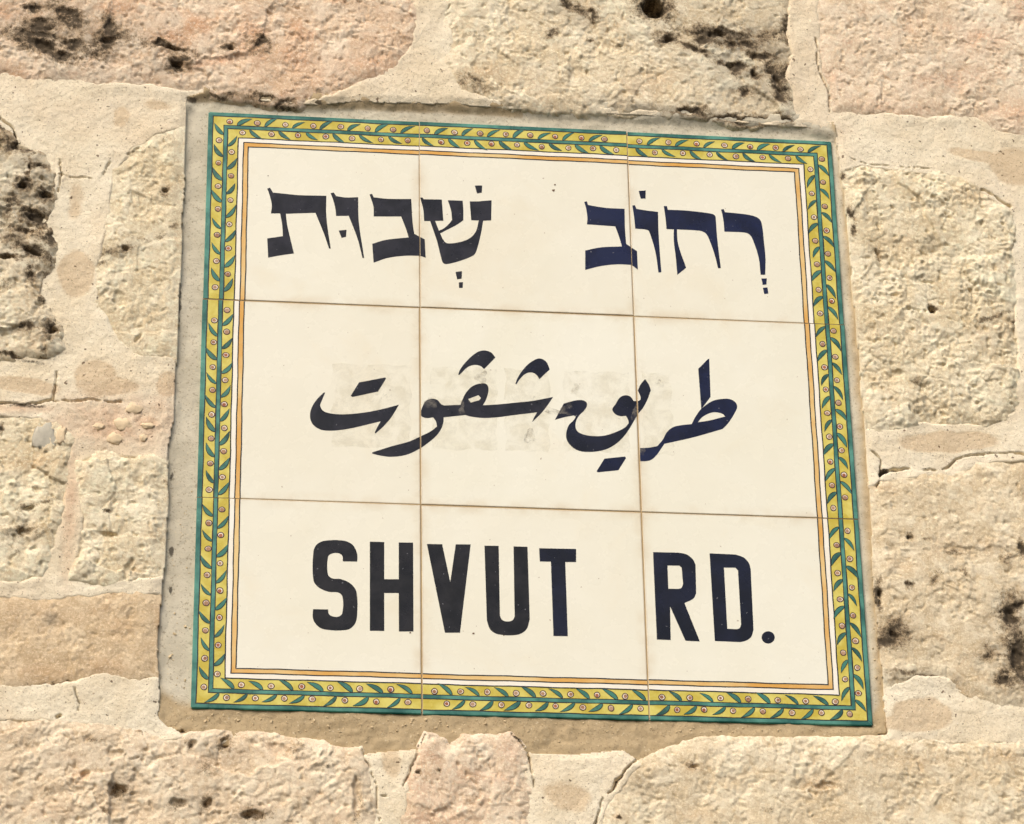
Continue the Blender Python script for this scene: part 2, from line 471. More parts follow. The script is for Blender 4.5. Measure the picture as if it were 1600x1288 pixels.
# outline, material, stand-out (mm), roughness factor, edge rounding (mm), lichen and other dark patches, greyed, warm, pits
STONES = [
    dict(label='long pink stone with dark lichen above the sign', mat='pink', brk=0.75, top=8.5, rough=1.15, rnd=13, seed=11,
         out=[(-330, -170), (-100, -190), (300, -185), (560, -175), (640, -120), (650, -40), (656, 30), (650, 80), (622, 112), (570, 135),
              (520, 158), (470, 170), (420, 166), (372, 158), (330, 152), (296, 152), (240, 141), (150, 141), (100, 128), (40, 131), (0, 122), (-150, 128), (-330, 120)],
         lichen=[(106, 29, 26, 11, 38), (62, 43, 20, 7), (68, 76, 40, 9, 24), (92, 90, 18, 8, 30), (172, 67, 24, 9, -20), (172, 46, 8, 13), (112, 72, 16, 8),
                 (277, 102, 15, 8), (265, 78, 28, 4, 18), (359, 78, 8, 5), (52, 17, 10, 5), (60, 57, 28, 5, 8), (405, 72, 14, 10, 20, .75), (411, 158, 16, 5), (450, 165, 12, 5),  # patches along the sign's top: shade under the stone painted dark
                 (494, 161, 9, 3), (230, 70, 20, 6, 15, .6), (150, 85, 22, 9, 0, .6), (330, 150, 40, 3, 0, .7)],
         greyed=[(110, 60, 120, 40, 0, .55), (240, 100, 60, 20, 10, .5)],
         warm=[(395, 70, 22, 30, 0, .9), (310, 48, 14, 12, 0, .9), (470, 95, 26, 14, 0, .7), (270, 60, 22, 8, 0, .7), (330, 102, 30, 6, -10, .8), (20, 122, 30, 8, 0, .6), (560, 110, 80, 25, -15, .4), (10, 25, 20, 10, 0, .6)],
         pits=[(277, 102, 9, 5, 0, .6), (265, 78, 16, 2.6, 18, .5), (359, 78, 5, 3, 0, .5), (172, 66, 16, 6, -20, .4), (75, 78, 30, 6, 24, .35)]),
    dict(label='cream stone with a hole and black lichen above the sign', mat='grey', top=8.0, rough=1.1, rnd=11, seed=12,
         out=[(700, -180), (1000, -190), (1225, -180), (1238, -60), (1242, 60), (1238, 130), (1246, 200), (1180, 200), (1080, 186), (950, 180),
              (840, 176), (760, 164), (715, 148), (692, 110), (700, 60), (688, 0), (690, -100)],
         lichen=[(1022, 17, 22, 14), (1043, 64, 13, 7), (1122, 56, 38, 8, 5), (1100, 66, 14, 8), (1154, 75, 24, 5, -5), (1084, 80, 18, 3, 20), (1232, 47, 7, 16), (1187, 90, 14, 4), (1135, 106, 16, 4, 15),
                 (1152, 112, 10, 6), (1178, 118, 6, 6), (1215, 128, 10, 22, -20), (1230, 115, 10, 8), (1165, 148, 8, 6), (1218, 155, 8, 10), (1080, 176, 22, 5), (1160, 189, 35, 6), (1215, 188, 18, 5),
                 (897, 14, 26, 4, 40, .8), (925, 28, 10, 4, 30, .8), (862, 54, 12, 4, -30, .6), (922, 62, 5, 3, 0, .7), (735, 132, 20, 8, 20, .5), (1240, 10, 4, 30, 0, .8), (1195, 60, 30, 8, -10, .55)],
         greyed=[(1170, 90, 80, 75, 20, .75), (1060, 178, 140, 8, 3, .8), (900, 22, 40, 20, 20, .4), (1230, 180, 20, 10, 0, .6)],
         warm=[(760, 120, 40, 15, 0, .5), (1010, 135, 40, 15, -20, .6), (960, 45, 20, 10, 0, .3)],
         pits=[(1022, 17, 19, 13, 0, 2.6), (1043, 64, 8, 5, 0, .5), (1118, 57, 12, 5, 0, .5), (1178, 118, 5, 4, 0, .6), (1215, 135, 6, 16, -20, .5), (1140, 106, 7, 4, 0, .5)]),
    dict(label='rose pink stone above the sign, beside the cream holed stone', mat='rose', brk=0.3, top=7.5, rough=1.0, rnd=11, seed=13,
         out=[(1275, -180), (1700, -190), (1960, -170), (1970, 100), (1960, 215), (1800, 222), (1680, 215), (1600, 218), (1560, 214), (1520, 192),
              (1440, 190), (1380, 185), (1330, 186), (1298, 180), (1290, 145), (1274, 110), (1270, 40)],
         lichen=[], greyed=[(1470, 120, 60, 25, 0, .2)],
         warm=[(1300, 130, 16, 18, 0, .5), (1530, 65, 35, 20, -20, .6), (1490, 125, 60, 12, -15, .6), (1590, 180, 40, 15, 0, .6), (1400, 170, 60, 10, 0, .4)], pits=[]),
    dict(label='knobbly cream stone right of the sign', mat='cream', top=9.0, lk=0.8, rough=1.5, rnd=10, seed=14,
         out=[(1300, 262), (1345, 254), (1400, 262), (1480, 268), (1525, 285), (1560, 312), (1582, 332), (1590, 420), (1597, 520), (1598, 600), (1588, 650),
              (1540, 672), (1440, 672), (1390, 682), (1320, 678)],
         lichen=[(1455, 488, 4, 4), (1556, 309, 16, 5, 32), (1591, 510, 8, 8, 0, .7), (1545, 500, 22, 3, -22, .6), (1373, 400, 3, 8, 0, .6), (1331, 338, 3, 8), (1335, 362, 3, 8), (1318, 278, 3, 4), (1430, 598, 8, 6, 0, .45)],
         greyed=[(1456, 385, 18, 12, 0, .4), (1425, 640, 15, 15, 0, .25)], warm=[(1520, 310, 40, 12, 15, .35), (1560, 515, 50, 12, -15, .4), (1390, 385, 30, 10, 0, .4), (1400, 520, 40, 10, 0, .3)],
         pits=[(1455, 488, 4, 3.5, 0, 1.0), (1556, 309, 16, 5, 32, .8), (1373, 402, 3, 7, 0, .5), (1400, 585, 10, 5, 0, .3)]),
    dict(label='tan stone with dark stains at the lower right of the sign', mat='tan', brk=0.5, top=7.5, rough=0.85, rnd=11, seed=15,
         out=[(1335, 765), (1370, 746), (1440, 740), (1490, 738), (1530, 718), (1600, 714), (1760, 715), (1900, 730), (1910, 1000), (1890, 1105), (1700, 1120),
              (1600, 1112), (1555, 1108), (1510, 1090), (1470, 1068), (1430, 1066), (1400, 1080), (1350, 1090)],
         lichen=[(1398, 990, 18, 14, 0, .75), (1372, 931, 4, 16), (1385, 1005, 16, 8), (1579, 962, 13, 20), (1592, 1030, 14, 32), (1572, 1062, 12, 8), (1440, 1060, 34, 4, 8, .75), (1490, 1088, 22, 5, 25, .75),
                 (1488, 865, 14, 4, 10, .5), (1500, 895, 12, 5, 40, .5), (1420, 920, 4, 6, 40, .7), (1422, 841, 2, 6, 0, .7), (1446, 843, 5, 2, 0, .7), (1596, 860, 6, 8), (1545, 1025, 14, 10, 0, .5), (1460, 905, 4, 10, 30, .45), (1570, 880, 10, 8, 0, .4)],
         greyed=[(1585, 1020, 45, 75, 0, .55), (1400, 985, 35, 30, 0, .5), (1430, 1062, 60, 10, 5, .7), (1460, 780, 60, 20, 0, .15)],
         warm=[(1480, 860, 40, 15, 0, .5), (1400, 880, 30, 12, 0, .35), (1545, 855, 25, 14, 0, .5), (1490, 1078, 30, 12, 20, .6)],
         pits=[(1579, 965, 9, 14, 0, .4), (1590, 1035, 9, 20, 0, .4), (1398, 995, 8, 8, 0, .4), (1375, 935, 3, 12, 0, .6)]),
    dict(label='wide tan stone along the bottom right, beside a long crack', mat='tan', brk=0.5, top=7.5, lk=0.6, rough=0.95, rnd=10, seed=16,
         out=[(1000, 1187), (1035, 1170), (1100, 1152), (1300, 1150), (1450, 1152), (1600, 1154), (1900, 1150), (1920, 1400), (1900, 1520), (1300, 1530),
              (900, 1520), (905, 1400), (931, 1290), (940, 1258), (958, 1235), (975, 1210)],
         lichen=[(1085, 1201, 10, 3, 10, .8), (1040, 1232, 6, 4, 0, .4), (965, 1279, 4, 3, 0, 1.0), (1200, 1270, 6, 5, 0, .7), (1290, 1230, 20, 8, 0, .35)], greyed=[(1000, 1230, 40, 30, -50, .3)],
         warm=[(1085, 1202, 14, 6, 0, .9), (965, 1279, 6, 4, 0, 1.0), (1570, 1185, 30, 12, 0, .5), (1280, 1225, 30, 14, 0, .5), (1420, 1190, 60, 12, 0, .35), (1090, 1275, 30, 8, 0, .4)], pits=[(1085, 1201, 8, 2.5, 10, .35), (1290, 1230, 16, 6, 0, .3)]),
    dict(label='small rose pink stone below the sign', mat='rose', brk=0.6, top=8.5, rough=1.1, rnd=9, seed=17,
         out=[(635, 1215), (652, 1172), (664, 1146), (684, 1150), (703, 1163), (722, 1150), (760, 1147), (797, 1144), (820, 1165), (830, 1200),
              (836, 1260), (838, 1330), (830, 1500), (640, 1510), (615, 1420), (622, 1300), (628, 1250)],
         lichen=[(808, 1152, 4, 6, -30, .8), (655, 1209, 4, 2, 0, .8), (684, 1209, 4, 2, 0, .8)], greyed=[],
         warm=[(670, 1185, 16, 14, 0, .6), (660, 1232, 14, 10, 0, .5), (755, 1215, 40, 8, 10, .5), (790, 1180, 20, 20, 0, .4), (680, 1280, 30, 14, 0, .5), (700, 1240, 60, 50, 0, .25)], pits=[(655, 1209, 4, 2, 0, .4)]),
    dict(label='wide pinkish tan stone with pits along the bottom left', mat='blush', top=9.0, lk=0.62, rough=1.3, stretch=1.5, rnd=11, seed=18,
         out=[(-330, 1130), (-100, 1118), (60, 1118), (150, 1126), (215, 1141), (255, 1153), (320, 1141), (380, 1142), (450, 1150), (520, 1166), (565, 1167), (580, 1200),
              (590, 1260), (596, 1340), (590, 1510), (100, 1525), (-330, 1515)],
         lichen=[(350, 1162, 9, 10, 0, .9), (297, 1163, 5, 9, 0, .8), (184, 1239, 14, 9, -20, .75), (145, 1158, 10, 4, 0, .7), (280, 1259, 16, 9, 0, .6), (324, 1259, 5, 10, 30, .9), (394, 1276, 20, 7, 0, .8),
                 (463, 1171, 8, 8, 40, .5), (320, 1205, 12, 8, 0, .5), (222, 1137, 12, 4, 20, .7), (166, 1270, 3, 3), (510, 1200, 8, 3, 0, .5), (562, 1255, 4, 30, 0, .55)],
         greyed=[(330, 1175, 40, 20, 0, .45), (300, 1258, 40, 18, 0, .45), (190, 1225, 20, 25, 0, .4), (395, 1280, 40, 12, 0, .4)],
         warm=[(440, 1180, 26, 16, 30, .5), (130, 1215, 12, 10, 0, .6), (310, 1195, 26, 10, 0, .5), (400, 1268, 30, 10, 0, .5), (60, 1270, 60, 12, 0, .3)],
         pits=[(350, 1162, 8, 9, 0, .7), (184, 1239, 13, 9, -20, .7), (300, 1165, 6, 8, 0, .4), (324, 1259, 5, 9, 30, .5), (394, 1278, 22, 7, 0, .6), (440, 1178, 22, 12, 30, .3), (135, 1215, 10, 8, 0, .4), (180, 1180, 12, 8, 0, .4), (280, 1259, 14, 8, 0, .4), (557, 1250, 7, 34, 0, .5)]),
    dict(label='smooth brownish stone at the lower left of the sign', mat='brown', brk=0.4, top=5.0, rough=0.6, rnd=9, seed=19,
         out=[(-200, 928), (-20, 924), (60, 931), (120, 925), (200, 920), (275, 920), (275, 1066), (242, 1068), (200, 1074), (160, 1062), (120, 1074), (40, 1080), (-60, 1078), (-200, 1070)],
         lichen=[(120, 1071, 40, 2.5, 0, .6), (236, 1066, 8, 4, 0, .6)], greyed=[(78, 968, 10, 10, 0, .5)],
         warm=[(165, 1045, 30, 14, 0, .7), (60, 1055, 40, 12, 0, .6), (248, 970, 6, 30, 0, .8), (40, 960, 60, 16, 0, .3)], pits=[]),
    dict(label='chalky cream stone left of the sign, at the photo edge', mat='cream', top=7.5, lk=0.7, rough=1.25, rnd=9, seed=20,
         out=[(-260, 650), (-100, 645), (0, 645), (60, 649), (105, 662), (122, 690), (114, 730), (106, 800), (92, 860), (68, 908), (20, 918), (-100, 920), (-260, 915)],
         lichen=[(36, 833, 22, 7, -10, .62), (48, 793, 12, 3, -25, .7), (20, 862, 8, 6, 0, .45), (70, 785, 10, 3, -20, .6), (0, 672, 3, 6)], greyed=[(38, 835, 26, 12, 0, .4)],
         warm=[(40, 725, 50, 12, -5, .8), (40, 830, 30, 12, 0, .5), (80, 905, 12, 14, 0, .7)], pits=[(38, 833, 16, 7, 0, .4), (46, 796, 12, 4, -20, .4)]),
    dict(label='chalky cream stone cut straight along the left edge of the sign', mat='cream', top=7.0, rough=1.2, rnd=9, seed=21,
         out=[(118, 716), (160, 700), (200, 706), (240, 712), (280, 714), (280, 908), (200, 916), (150, 916), (106, 908), (116, 850), (120, 780)],
         lichen=[(166, 798, 4, 3, 0, .8), (100, 903, 4, 4), (262, 765, 3, 10, 0, .6)], greyed=[],
         warm=[(245, 830, 16, 16, 0, .5), (205, 895, 18, 14, 0, .5), (118, 850, 8, 50, 0, .6), (128, 750, 8, 6, 0, .7)], pits=[(170, 838, 16, 3, 5, .4), (200, 890, 5, 20, 20, .35)]),
    dict(label='cracked stone covered in black lichen at the left photo edge', mat='grey', lift=0.5, top=10.0, lk=0.85, rough=1.6, rnd=10, seed=22,
         out=[(-250, 180), (-60, 175), (5, 190), (30, 215), (70, 238), (90, 270), (92, 310), (80, 345), (94, 390), (85, 420), (72, 440), (75, 470), (100, 510), (106, 545),
              (75, 566), (20, 569), (-60, 565), (-250, 575)],
         lichen=[(30, 232, 26, 10), (8, 205, 10, 14, 0, .8), (35, 295, 14, 8), (74, 309, 13, 8), (58, 345, 24, 12), (80, 372, 16, 10), (52, 398, 26, 8, 25), (8, 408, 18, 4), (48, 432, 7, 9), (69, 455, 4, 18), (45, 275, 3, 22, 0, .9),
                 (82, 519, 10, 10), (42, 517, 12, 5), (54, 566, 26, 4, 5), (20, 561, 18, 3, 10), (15, 330, 6, 16, 0, .7), (30, 365, 18, 5, 10, .8), (68, 555, 4, 14, 25, .7), (25, 320, 14, 4, 40, .7), (60, 262, 18, 4, 15, .7), (85, 290, 4, 20, 0, .6), (20, 380, 16, 6, 0, .7), (5, 450, 8, 5, 0, .4)],
         greyed=[(40, 310, 60, 100, 0, .7), (50, 440, 30, 30, 0, .4), (60, 520, 50, 20, 0, .5), (-60, 330, 80, 100, 0, .8)],
         warm=[(60, 370, 26, 12, 0, .6), (58, 450, 16, 20, 0, .5), (62, 540, 14, 10, 0, .5)],
         pits=[(35, 295, 8, 6, 0, .8), (74, 309, 8, 5, 0, .7), (52, 398, 20, 5, 25, .7), (82, 519, 6, 7, 0, .7), (58, 345, 14, 8, 0, .5), (30, 232, 14, 6, 0, .5), (10, 408, 14, 3, 0, .7), (68, 452, 4, 14, 0, .6)]),
    dict(label='flaky cream stone between the mortar and the sign, upper left', mat='cream', top=6.5, lk=0.7, rough=0.95, rnd=12, seed=23,
         out=[(176, 262), (200, 228), (240, 208), (305, 192), (305, 566), (250, 570), (205, 557), (165, 522), (145, 470), (142, 420), (152, 380), (165, 330), (165, 290)],
         lichen=[(172, 396, 16, 6, 0, .6), (196, 391, 9, 6, 0, .75), (218, 378, 14, 4, -10, .6), (258, 302, 6, 6, 0, .7), (269, 356, 5, 4, 0, .8), (255, 372, 8, 3, 10, .7), (160, 412, 10, 3, -20, .6), (262, 222, 6, 8, 0, .4)], greyed=[(190, 395, 40, 14, -10, .5)],
         warm=[(255, 300, 20, 12, 0, .35), (222, 528, 8, 12, 40, .6), (260, 570, 16, 8, 0, .6), (255, 225, 14, 10, 0, .4), (282, 370, 4, 16, 0, .5)], pits=[(196, 391, 7, 5, 0, .5), (258, 302, 5, 5, 0, .4), (185, 470, 10, 12, 0, .35), (217, 530, 3, 10, 40, .4)]),
    dict(label='plain tan stone beyond the right photo edge', mat='tan', top=7.0, rough=1.0, rnd=10, seed=24,
         out=[(1622, 290), (1760, 282), (1930, 286), (1935, 480), (1930, 668), (1760, 672), (1640, 668), (1618, 600)], lichen=[], greyed=[], warm=[], pits=[]),
]

CRACKS = [([(-4, 184), (8, 192), (20, 204), (27, 216)], 1.0), ([(90, 275), (110, 278), (142, 279)], .45), ([(89, 583), (87, 610), (84, 628), (96, 629), (132, 627), (190, 630)], .7),
          ([(-4, 630), (40, 634), (82, 627)], 1.0), ([(1362, 706), (1375, 720), (1376, 742), (1369, 764)], 1.0), ([(1374, 744), (1384, 738), (1398, 735)], 2.2), ([(1398, 735), (1420, 732)], .9),
          ([(1440, 737), (1460, 735)], .8), ([(1472, 735), (1485, 726), (1494, 718), (1530, 711), (1604, 710)], .9),
          ([(1006, 1174), (995, 1188), (978, 1203), (970, 1214), (960, 1230), (941, 1250), (936, 1268), (929, 1292)], 1.1),
          ([(664, 1150), (652, 1172), (646, 1195), (640, 1206), (628, 1232)], .6), ([(798, 1146), (818, 1166), (829, 1186), (832, 1230)], .8),
          ([(702, 10), (694, 30)], .6), ([(1330, 251), (1360, 259), (1450, 266)], .35), ([(1535, 300), (1556, 309), (1577, 326)], 1.8),
          ([(92, 250), (97, 275), (92, 300)], .6), ([(1275, 60), (1277, 108), (1293, 142), (1297, 178)], .5), ([(200, 244), (215, 233)], .6), ([(565, 1172), (585, 1220), (594, 1290)], .4),
          ([(596, 1245), (608, 1245)], .5), ([(160, 278), (170, 255)], .4), ([(88, 1122), (95, 1120)], 1.6), ([(118, 1078), (122, 1100), (120, 1115)], .4)]
CRACKS = [(wall(c), w) for c, w in CRACKS]

# survey grid: fine where the picture looks, coarse beyond it
STEP = 0.00085
def axis(a, b, lo, hi):
    fine = np.arange(a, b, STEP)
    left = np.arange(lo, a - 0.001, 0.0035); right = np.arange(b + 0.003, hi, 0.0035)
    return np.concatenate([left, fine, right])
UA = axis(-0.392, 0.392, -0.56, 0.56)
VA = axis(-0.368, 0.318, -0.52, 0.47)


def sub(lo, hi):
    i0, i1 = np.searchsorted(UA, [lo[0], hi[0]]); j0, j1 = np.searchsorted(VA, [lo[1], hi[1]])
    return slice(j0, j1), slice(i0, i1)


GU, GV = np.meshgrid(UA, VA)
rec_d = sdf(RECESS, GU, GV)                     # + inside the cut for the sign
rec_m = rec_d + 0.006 * sstep(0.222, 0.230, GV) * sstep(0.238, 0.226, np.abs(GU))          # the mortar stops short of the cement foot
rec_d = rec_d + 0.0006 * fbm(GU, GV, 0.006, 77, 3) + 0.0012 * fbm(GU, GV, 0.03, 78, 2)
face_h = np.full(GU.shape, 0.0017)               # finished surface, for things bedded in it
stone_d = np.full(GU.shape, -1.0)               # how far inside any stone
crack_g = np.zeros_like(GU)
for line, w in CRACKS:
    sl = sub(line.min(0) - 0.01, line.max(0) + 0.01)
    if GU[sl].size == 0:
        continue
    cx_, cy_ = GU[sl], GV[sl]
    d = dist_line(line, cx_ + 0.0022 * fbm(cx_, cy_, 0.010, 500, 4, 0.6), cy_ + 0.0022 * fbm(cx_, cy_, 0.010, 501, 4, 0.6))
    wm = (0.00022 + w * 0.00042) * np.clip(0.75 + 1.5 * fbm(cx_, cy_, 0.012, 502, 3), 0.15, 1.6)
    crack_g[sl] = np.maximum(crack_g[sl], np.clip(1.25 - d / wm, 0, 1) * min(1.0, 0.35 + 0.5 * w))

for S in STONES:
    out = wall(S['out'])
    sl = sub(out.min(0) - 0.02, out.max(0) + 0.02)
    x, y = GU[sl], GV[sl]
    sd = S['seed'] * 100
    wx = x + 0.0030 * fbm(x, y, 0.022, sd, 3) + 0.0010 * fbm(x, y, 0.005, sd + 5, 2)
    wy = y + 0.0030 * fbm(x, y, 0.022, sd + 7, 3) + 0.0010 * fbm(x, y, 0.005, sd + 9, 2)
    d0 = sdf(out, wx, wy)
    stone_d[sl] = np.maximum(stone_d[sl], d0)
    r = S['rough']; R = S['rnd'] * MM
    prof = np.clip(d0 / (R * 1.25), 0, 1)
    prof = prof * (2 - prof)
    base = 0.0007 + S.get('lift', 0.36) * S['top'] * MM * prof
    # chiselled face: broad swells, chipped facets in three sizes, grain, pits
    qx = x + 0.003 * fbm(x, y, 0.020, sd + 20, 4, 0.6); qy = y + 0.003 * fbm(x, y, 0.020, sd + 21, 4, 0.6)
    ang = (S['seed'] % 5) * 0.35
    rx_ = qx * math.cos(ang) + qy * math.sin(ang); ry_ = -qx * math.sin(ang) + qy * math.cos(ang)
    sw = 2.6 * fbm(x, y, 0.055, sd + 22, 3)
    f1, f2, v1, fa = worley(rx_, ry_ * 1.35, 0.020, sd + 30)
    g1, g2, v2, fb = worley(rx_ * 1.15, ry_, 0.0085, sd + 40)
    h1, h2, v3, fc = worley(qx, qy, 0.0036, sd + 50)
    _, _, v0, fz = worley(qx + 0.006 * fbm(x, y, 0.03, sd + 31, 3), qy + 0.006 * fbm(x, y, 0.03, sd + 32, 3), 0.046, sd + 33)
    st = S.get('stretch', 1.0)
    rg = billow(rx_ * st, ry_ / st, 0.028, sd + 60, 6, 0.66)
    lum = fbm(x, y, 0.028, sd + 65, 2)                    # some areas smoother than others
    k_loc = 0.40 + 0.95 * sstep(-0.25, 0.35, lum)
    det = sw * 0.45 + 1.7 * S.get('brk', 1.0) * fz + 0.50 * k_loc * (2.9 * rg + 1.35 * fa + 0.95 * fb + 0.95 * fc + 0.75 * fbm(x, y, 0.0028, sd + 70, 2))
    # hairline splits between some chips
    sp = np.clip(1 - (f2 - f1) / 0.05, 0, 1) * sstep(0.05, 0.3, fbm(x, y, 0.03, sd + 75, 2))
    sp2 = np.clip(1 - (g2 - g1) / 0.09, 0, 1) * sstep(0.0, 0.25, fbm(x, y, 0.022, sd + 76, 2))
    det -= 0.8 * sp + 0.55 * sp2
    pit_n = fbm(qx, qy, 0.006, sd + 80, 2)
    det -= 1.1 * sstep(0.36, 0.55, pit_n)
    h = base + det * MM * r * (0.62 + 0.38 * sstep(0, R * 0.8, d0))
    lich_shade = blobs([(b[0], b[1], b[2] * 1.25, b[3] * 1.25) + tuple(b[4:]) for b in S['lichen']],
                 x + 0.006 * fbm(x, y, 0.014, sd + 90, 4, 0.6), y + 0.006 * fbm(x, y, 0.014, sd + 91, 4, 0.6))
    fiss = np.clip(ridged(x * 1.0, y * 1.2, 0.011, sd + 93, 4), -1, 1)          # the growth follows a net of small fissures
    lich_shade = lich_shade * np.clip(0.62 + 0.85 * fiss, 0.0, 1.25)
    lich_shade = lich_shade * S.get('lk', 1.0)
    h -= 0.0016 * sstep(0.45, 0.95, lich_shade)
    pits = np.zeros_like(x)
    for p_ in S['pits']:
        bb = blobs([p_[:5] + (1.0,)], x + 0.003 * fbm(x, y, 0.010, sd + 92, 3), y + 0.003 * fbm(x, y, 0.010, sd + 93, 3))
        pits = np.maximum(pits, sstep(0.42, 0.72, bb) * p_[5])
    h -= pits * 0.0065
    h -= crack_g[sl] * 0.0045
    # the face cut square along the sign, a little crumbled at the arris
    e = -rec_d[sl] + 1.0 * ((np.abs(y) > 0.2285) & (np.abs(x) < 0.229))
    cut = sstep(0.0, 0.011, e)
    h = np.where(e < 0.011, np.minimum(h, h * (0.40 + 0.60 * cut)), h)
    # outside its outline the stone dives behind the mortar
    h = np.where(d0 < 0, h + d0 * 1.3, h)
    h = np.where(e < 0, -0.009 + 0.0, h)
    mask = (d0 > -0.007) & (e > -0.0012)
    face_h[sl] = np.where((d0 > 0.001) & mask, np.maximum(h, 0.0017), face_h[sl])
    tone = 0.30 * v0 + 0.25 * v1 + 0.25 * v2 + 0.2 * v3
    tone = np.clip(0.5 + (tone - 0.5) * 1.5 + 0.5 * fbm(x, y, 0.006, sd + 95, 3), 0, 1)
    lich_shade = np.clip(lich_shade + 0.30 * fbm(x, y, 0.006, sd + 96, 4, 0.65) * sstep(0.03, 0.3, lich_shade) + 0.6 * crack_g[sl], 0, 1)
    greyed = np.clip(blobs(S['greyed'], x, y) * (1 + 1.3 * fbm(x, y, 0.014, sd + 97, 4)), 0, 1)
    warm = np.clip(blobs(S['warm'], x + 0.006 * fbm(x, y, 0.018, sd + 98, 3), y) * (1 + 1.2 * fbm(x, y, 0.012, sd + 99, 4)), 0, 1)
    tone = np.clip(tone - 0.5 * sp2 - 0.5 * sp, 0, 1)          # darker along the hairlines
    o = heightfield('stone', x, y, h, mask, mats[S['mat']], wall_root,
                    {'tone': tone, 'lichen': lich_shade, 'greyed': greyed, 'warm': warm})
    o['label'] = S['label']

# mortar: one lime skin filling the joints
rec_d0 = rec_d; rec_d = np.maximum(rec_d, rec_m)
mask = (rec_d < 0.0010) & (stone_d < 0.010)
FU, FV, F_rec, F_st, F_cr = GU, GV, rec_d, stone_d, crack_g
GU, GV, rec_d, stone_d, crack_g = GU[mask], GV[mask], rec_d[mask], stone_d[mask], crack_g[mask]
mh = 0.0017 + 0.0016 * fbm(GU, GV, 0.07, 900, 3) + 0.0007 * fbm(GU, GV, 0.016, 910, 4) + 0.00032 * fbm(GU, GV, 0.0032, 920, 2)
TAN = [(120, 430, 26, 36), (150, 592, 30, 30, 0, .9), (165, 604, 44, 14, 0, 1.0), (262, 602, 18, 18), (40, 604, 50, 12, 5), (190, 182, 16, 20, 0, .7), (245, 166, 30, 12, 0, .6), (1530, 246, 46, 10, 8), (1585, 262, 40, 26, 0),
       (1480, 692, 78, 15, -3), (1440, 1118, 44, 24), (1430, 1130, 50, 14), (885, 1245, 44, 30, 0, .7), (118, 320, 18, 44, 0, .55), (150, 236, 20, 14, 0, .4), (612, 1190, 18, 30, 0, .7)]
tan = blobs(TAN, GU + 0.003 * fbm(GU, GV, 0.02, 930, 3), GV + 0.003 * fbm(GU, GV, 0.02, 931, 3))
mh -= 0.0002 * sstep(0.30, 0.62, tan)
mwarm = np.clip(blobs([(190, 662, 90, 36, 0, .95), (110, 800, 9, 90, 0, .8), (30, 640, 60, 7, 0, .9), (250, 655, 30, 40, 0, .7), (1300, 200, 30, 40, 0, .25)], GU, GV) * (1 + 0.8 * fbm(GU, GV, 0.012, 940, 4)), 0, 1)
rubble = blobs([(190, 662, 85, 30)], GU, GV)
mh += rubble * 0.0012 * ridged(GU, GV, 0.010, 945, 3)
mh += 0.0009 * sstep(-0.008, 0.001, stone_d) * (0.2 + 1.6 * fbm(GU, GV, 0.025, 950, 2))     # smeared a little up the stones
mh -= crack_g * 0.0065
mh -= 0.005 * sstep(0.003, 0.008, stone_d)
e = -rec_d
mh = np.where(e < 0.006, mh * (0.4 + 0.6 * sstep(0, 0.006, e)), mh)
mlich = np.clip(0.75 * crack_g + blobs([(54, 568, 30, 4, 5, .6), (40, 636, 36, 4, 0, .7), (1380, 738, 8, 4, -20, .8), (150, 786, 1, 1)], GU, GV) + 0.25 * np.maximum(0, fbm(GU, GV, 0.009, 960, 4)) * blobs([(60, 600, 90, 40, 0, .8)], GU, GV), 0, 1)
mh = np.where(e < 0, -0.009, mh)
GU, GV, rec_d, stone_d, crack_g = FU, FV, rec_d0, F_st, F_cr


def full(a):
    o_ = np.zeros(mask.shape); o_[mask] = a
    return o_


heightfield('mortar', GU, GV, full(mh), mask, mortar_mat, wall_root, {'tan': full(tan), 'warm': full(mwarm), 'lichen': full(mlich)})


def pebble(px, py, rx, ry, h, mat, seed, name='pebble', sink=0.35):
    (cu, cv), (ru, _), (_, rv) = wall([(px, py), (px + rx, py), (px, py + ry)])
    bm = bmesh.new()
    bmesh.ops.create_icosphere(bm, subdivisions=3, radius=1.0)
    rs = random.Random(seed)
    off = Vector((rs.random() * 50, rs.random() * 50, rs.random() * 50))
    from mathutils import noise as mn
    for v in bm.verts:
        k = 1 + 0.40 * mn.noise(v.co * 1.6 + off) + 0.25 * mn.noise(v.co * 4.5 + off)
        v.co = Vector((v.co.x * (ru - cu) * k, v.co.y * h * k, v.co.z * (rv - cv) * k))
    me = bpy.data.meshes.new(name); bm.to_mesh(me); bm.free()
    for p in me.polygons:
        p.use_smooth = True
    me.materials.append(mat)
    o = bpy.data.objects.new(name, me); C.objects.link(o)
    o.parent = wall_root
    jj, ii = np.searchsorted(VA, cv), np.searchsorted(UA, cu)
    o.location = (cu, -float(np.median(face_h[jj - 4:jj + 5, ii - 4:ii + 5])) + h * sink, -cv)
    return o


peb_mat = plain_material('pebble_limestone', srgb(226, 202, 164))
chip_mat = plain_material('grey_flint', srgb(190, 182, 162), 0.8)
for i, (px, py, rx, ry) in enumerate([(180, 687, 12, 9), (193, 664, 15, 11), (209, 640, 14, 9), (231, 667, 11, 5), (155, 668, 9, 5), (224, 686, 7, 6), (95, 684, 9, 15)]):
    pebble(px, py, rx, ry, 0.0014, peb_mat, i, sink=0.35)
pk = pebble(71, 687, 17, 21, 0.0010, chip_mat, 40, 'stone_chip', 0.3)
pk['label'] = 'smooth grey flint chip in the chalky stone'

# ------------------------------------------------------------------ the tiled sign
sign = empty('street_sign', (0, 0, SIGN_Z),
             'cream glazed nine-tile street sign with olive border and navy Hebrew, Arabic and English lettering', 'sign')
T = 150.0; HALF = 74.83                      # tile pitch and half size, mm

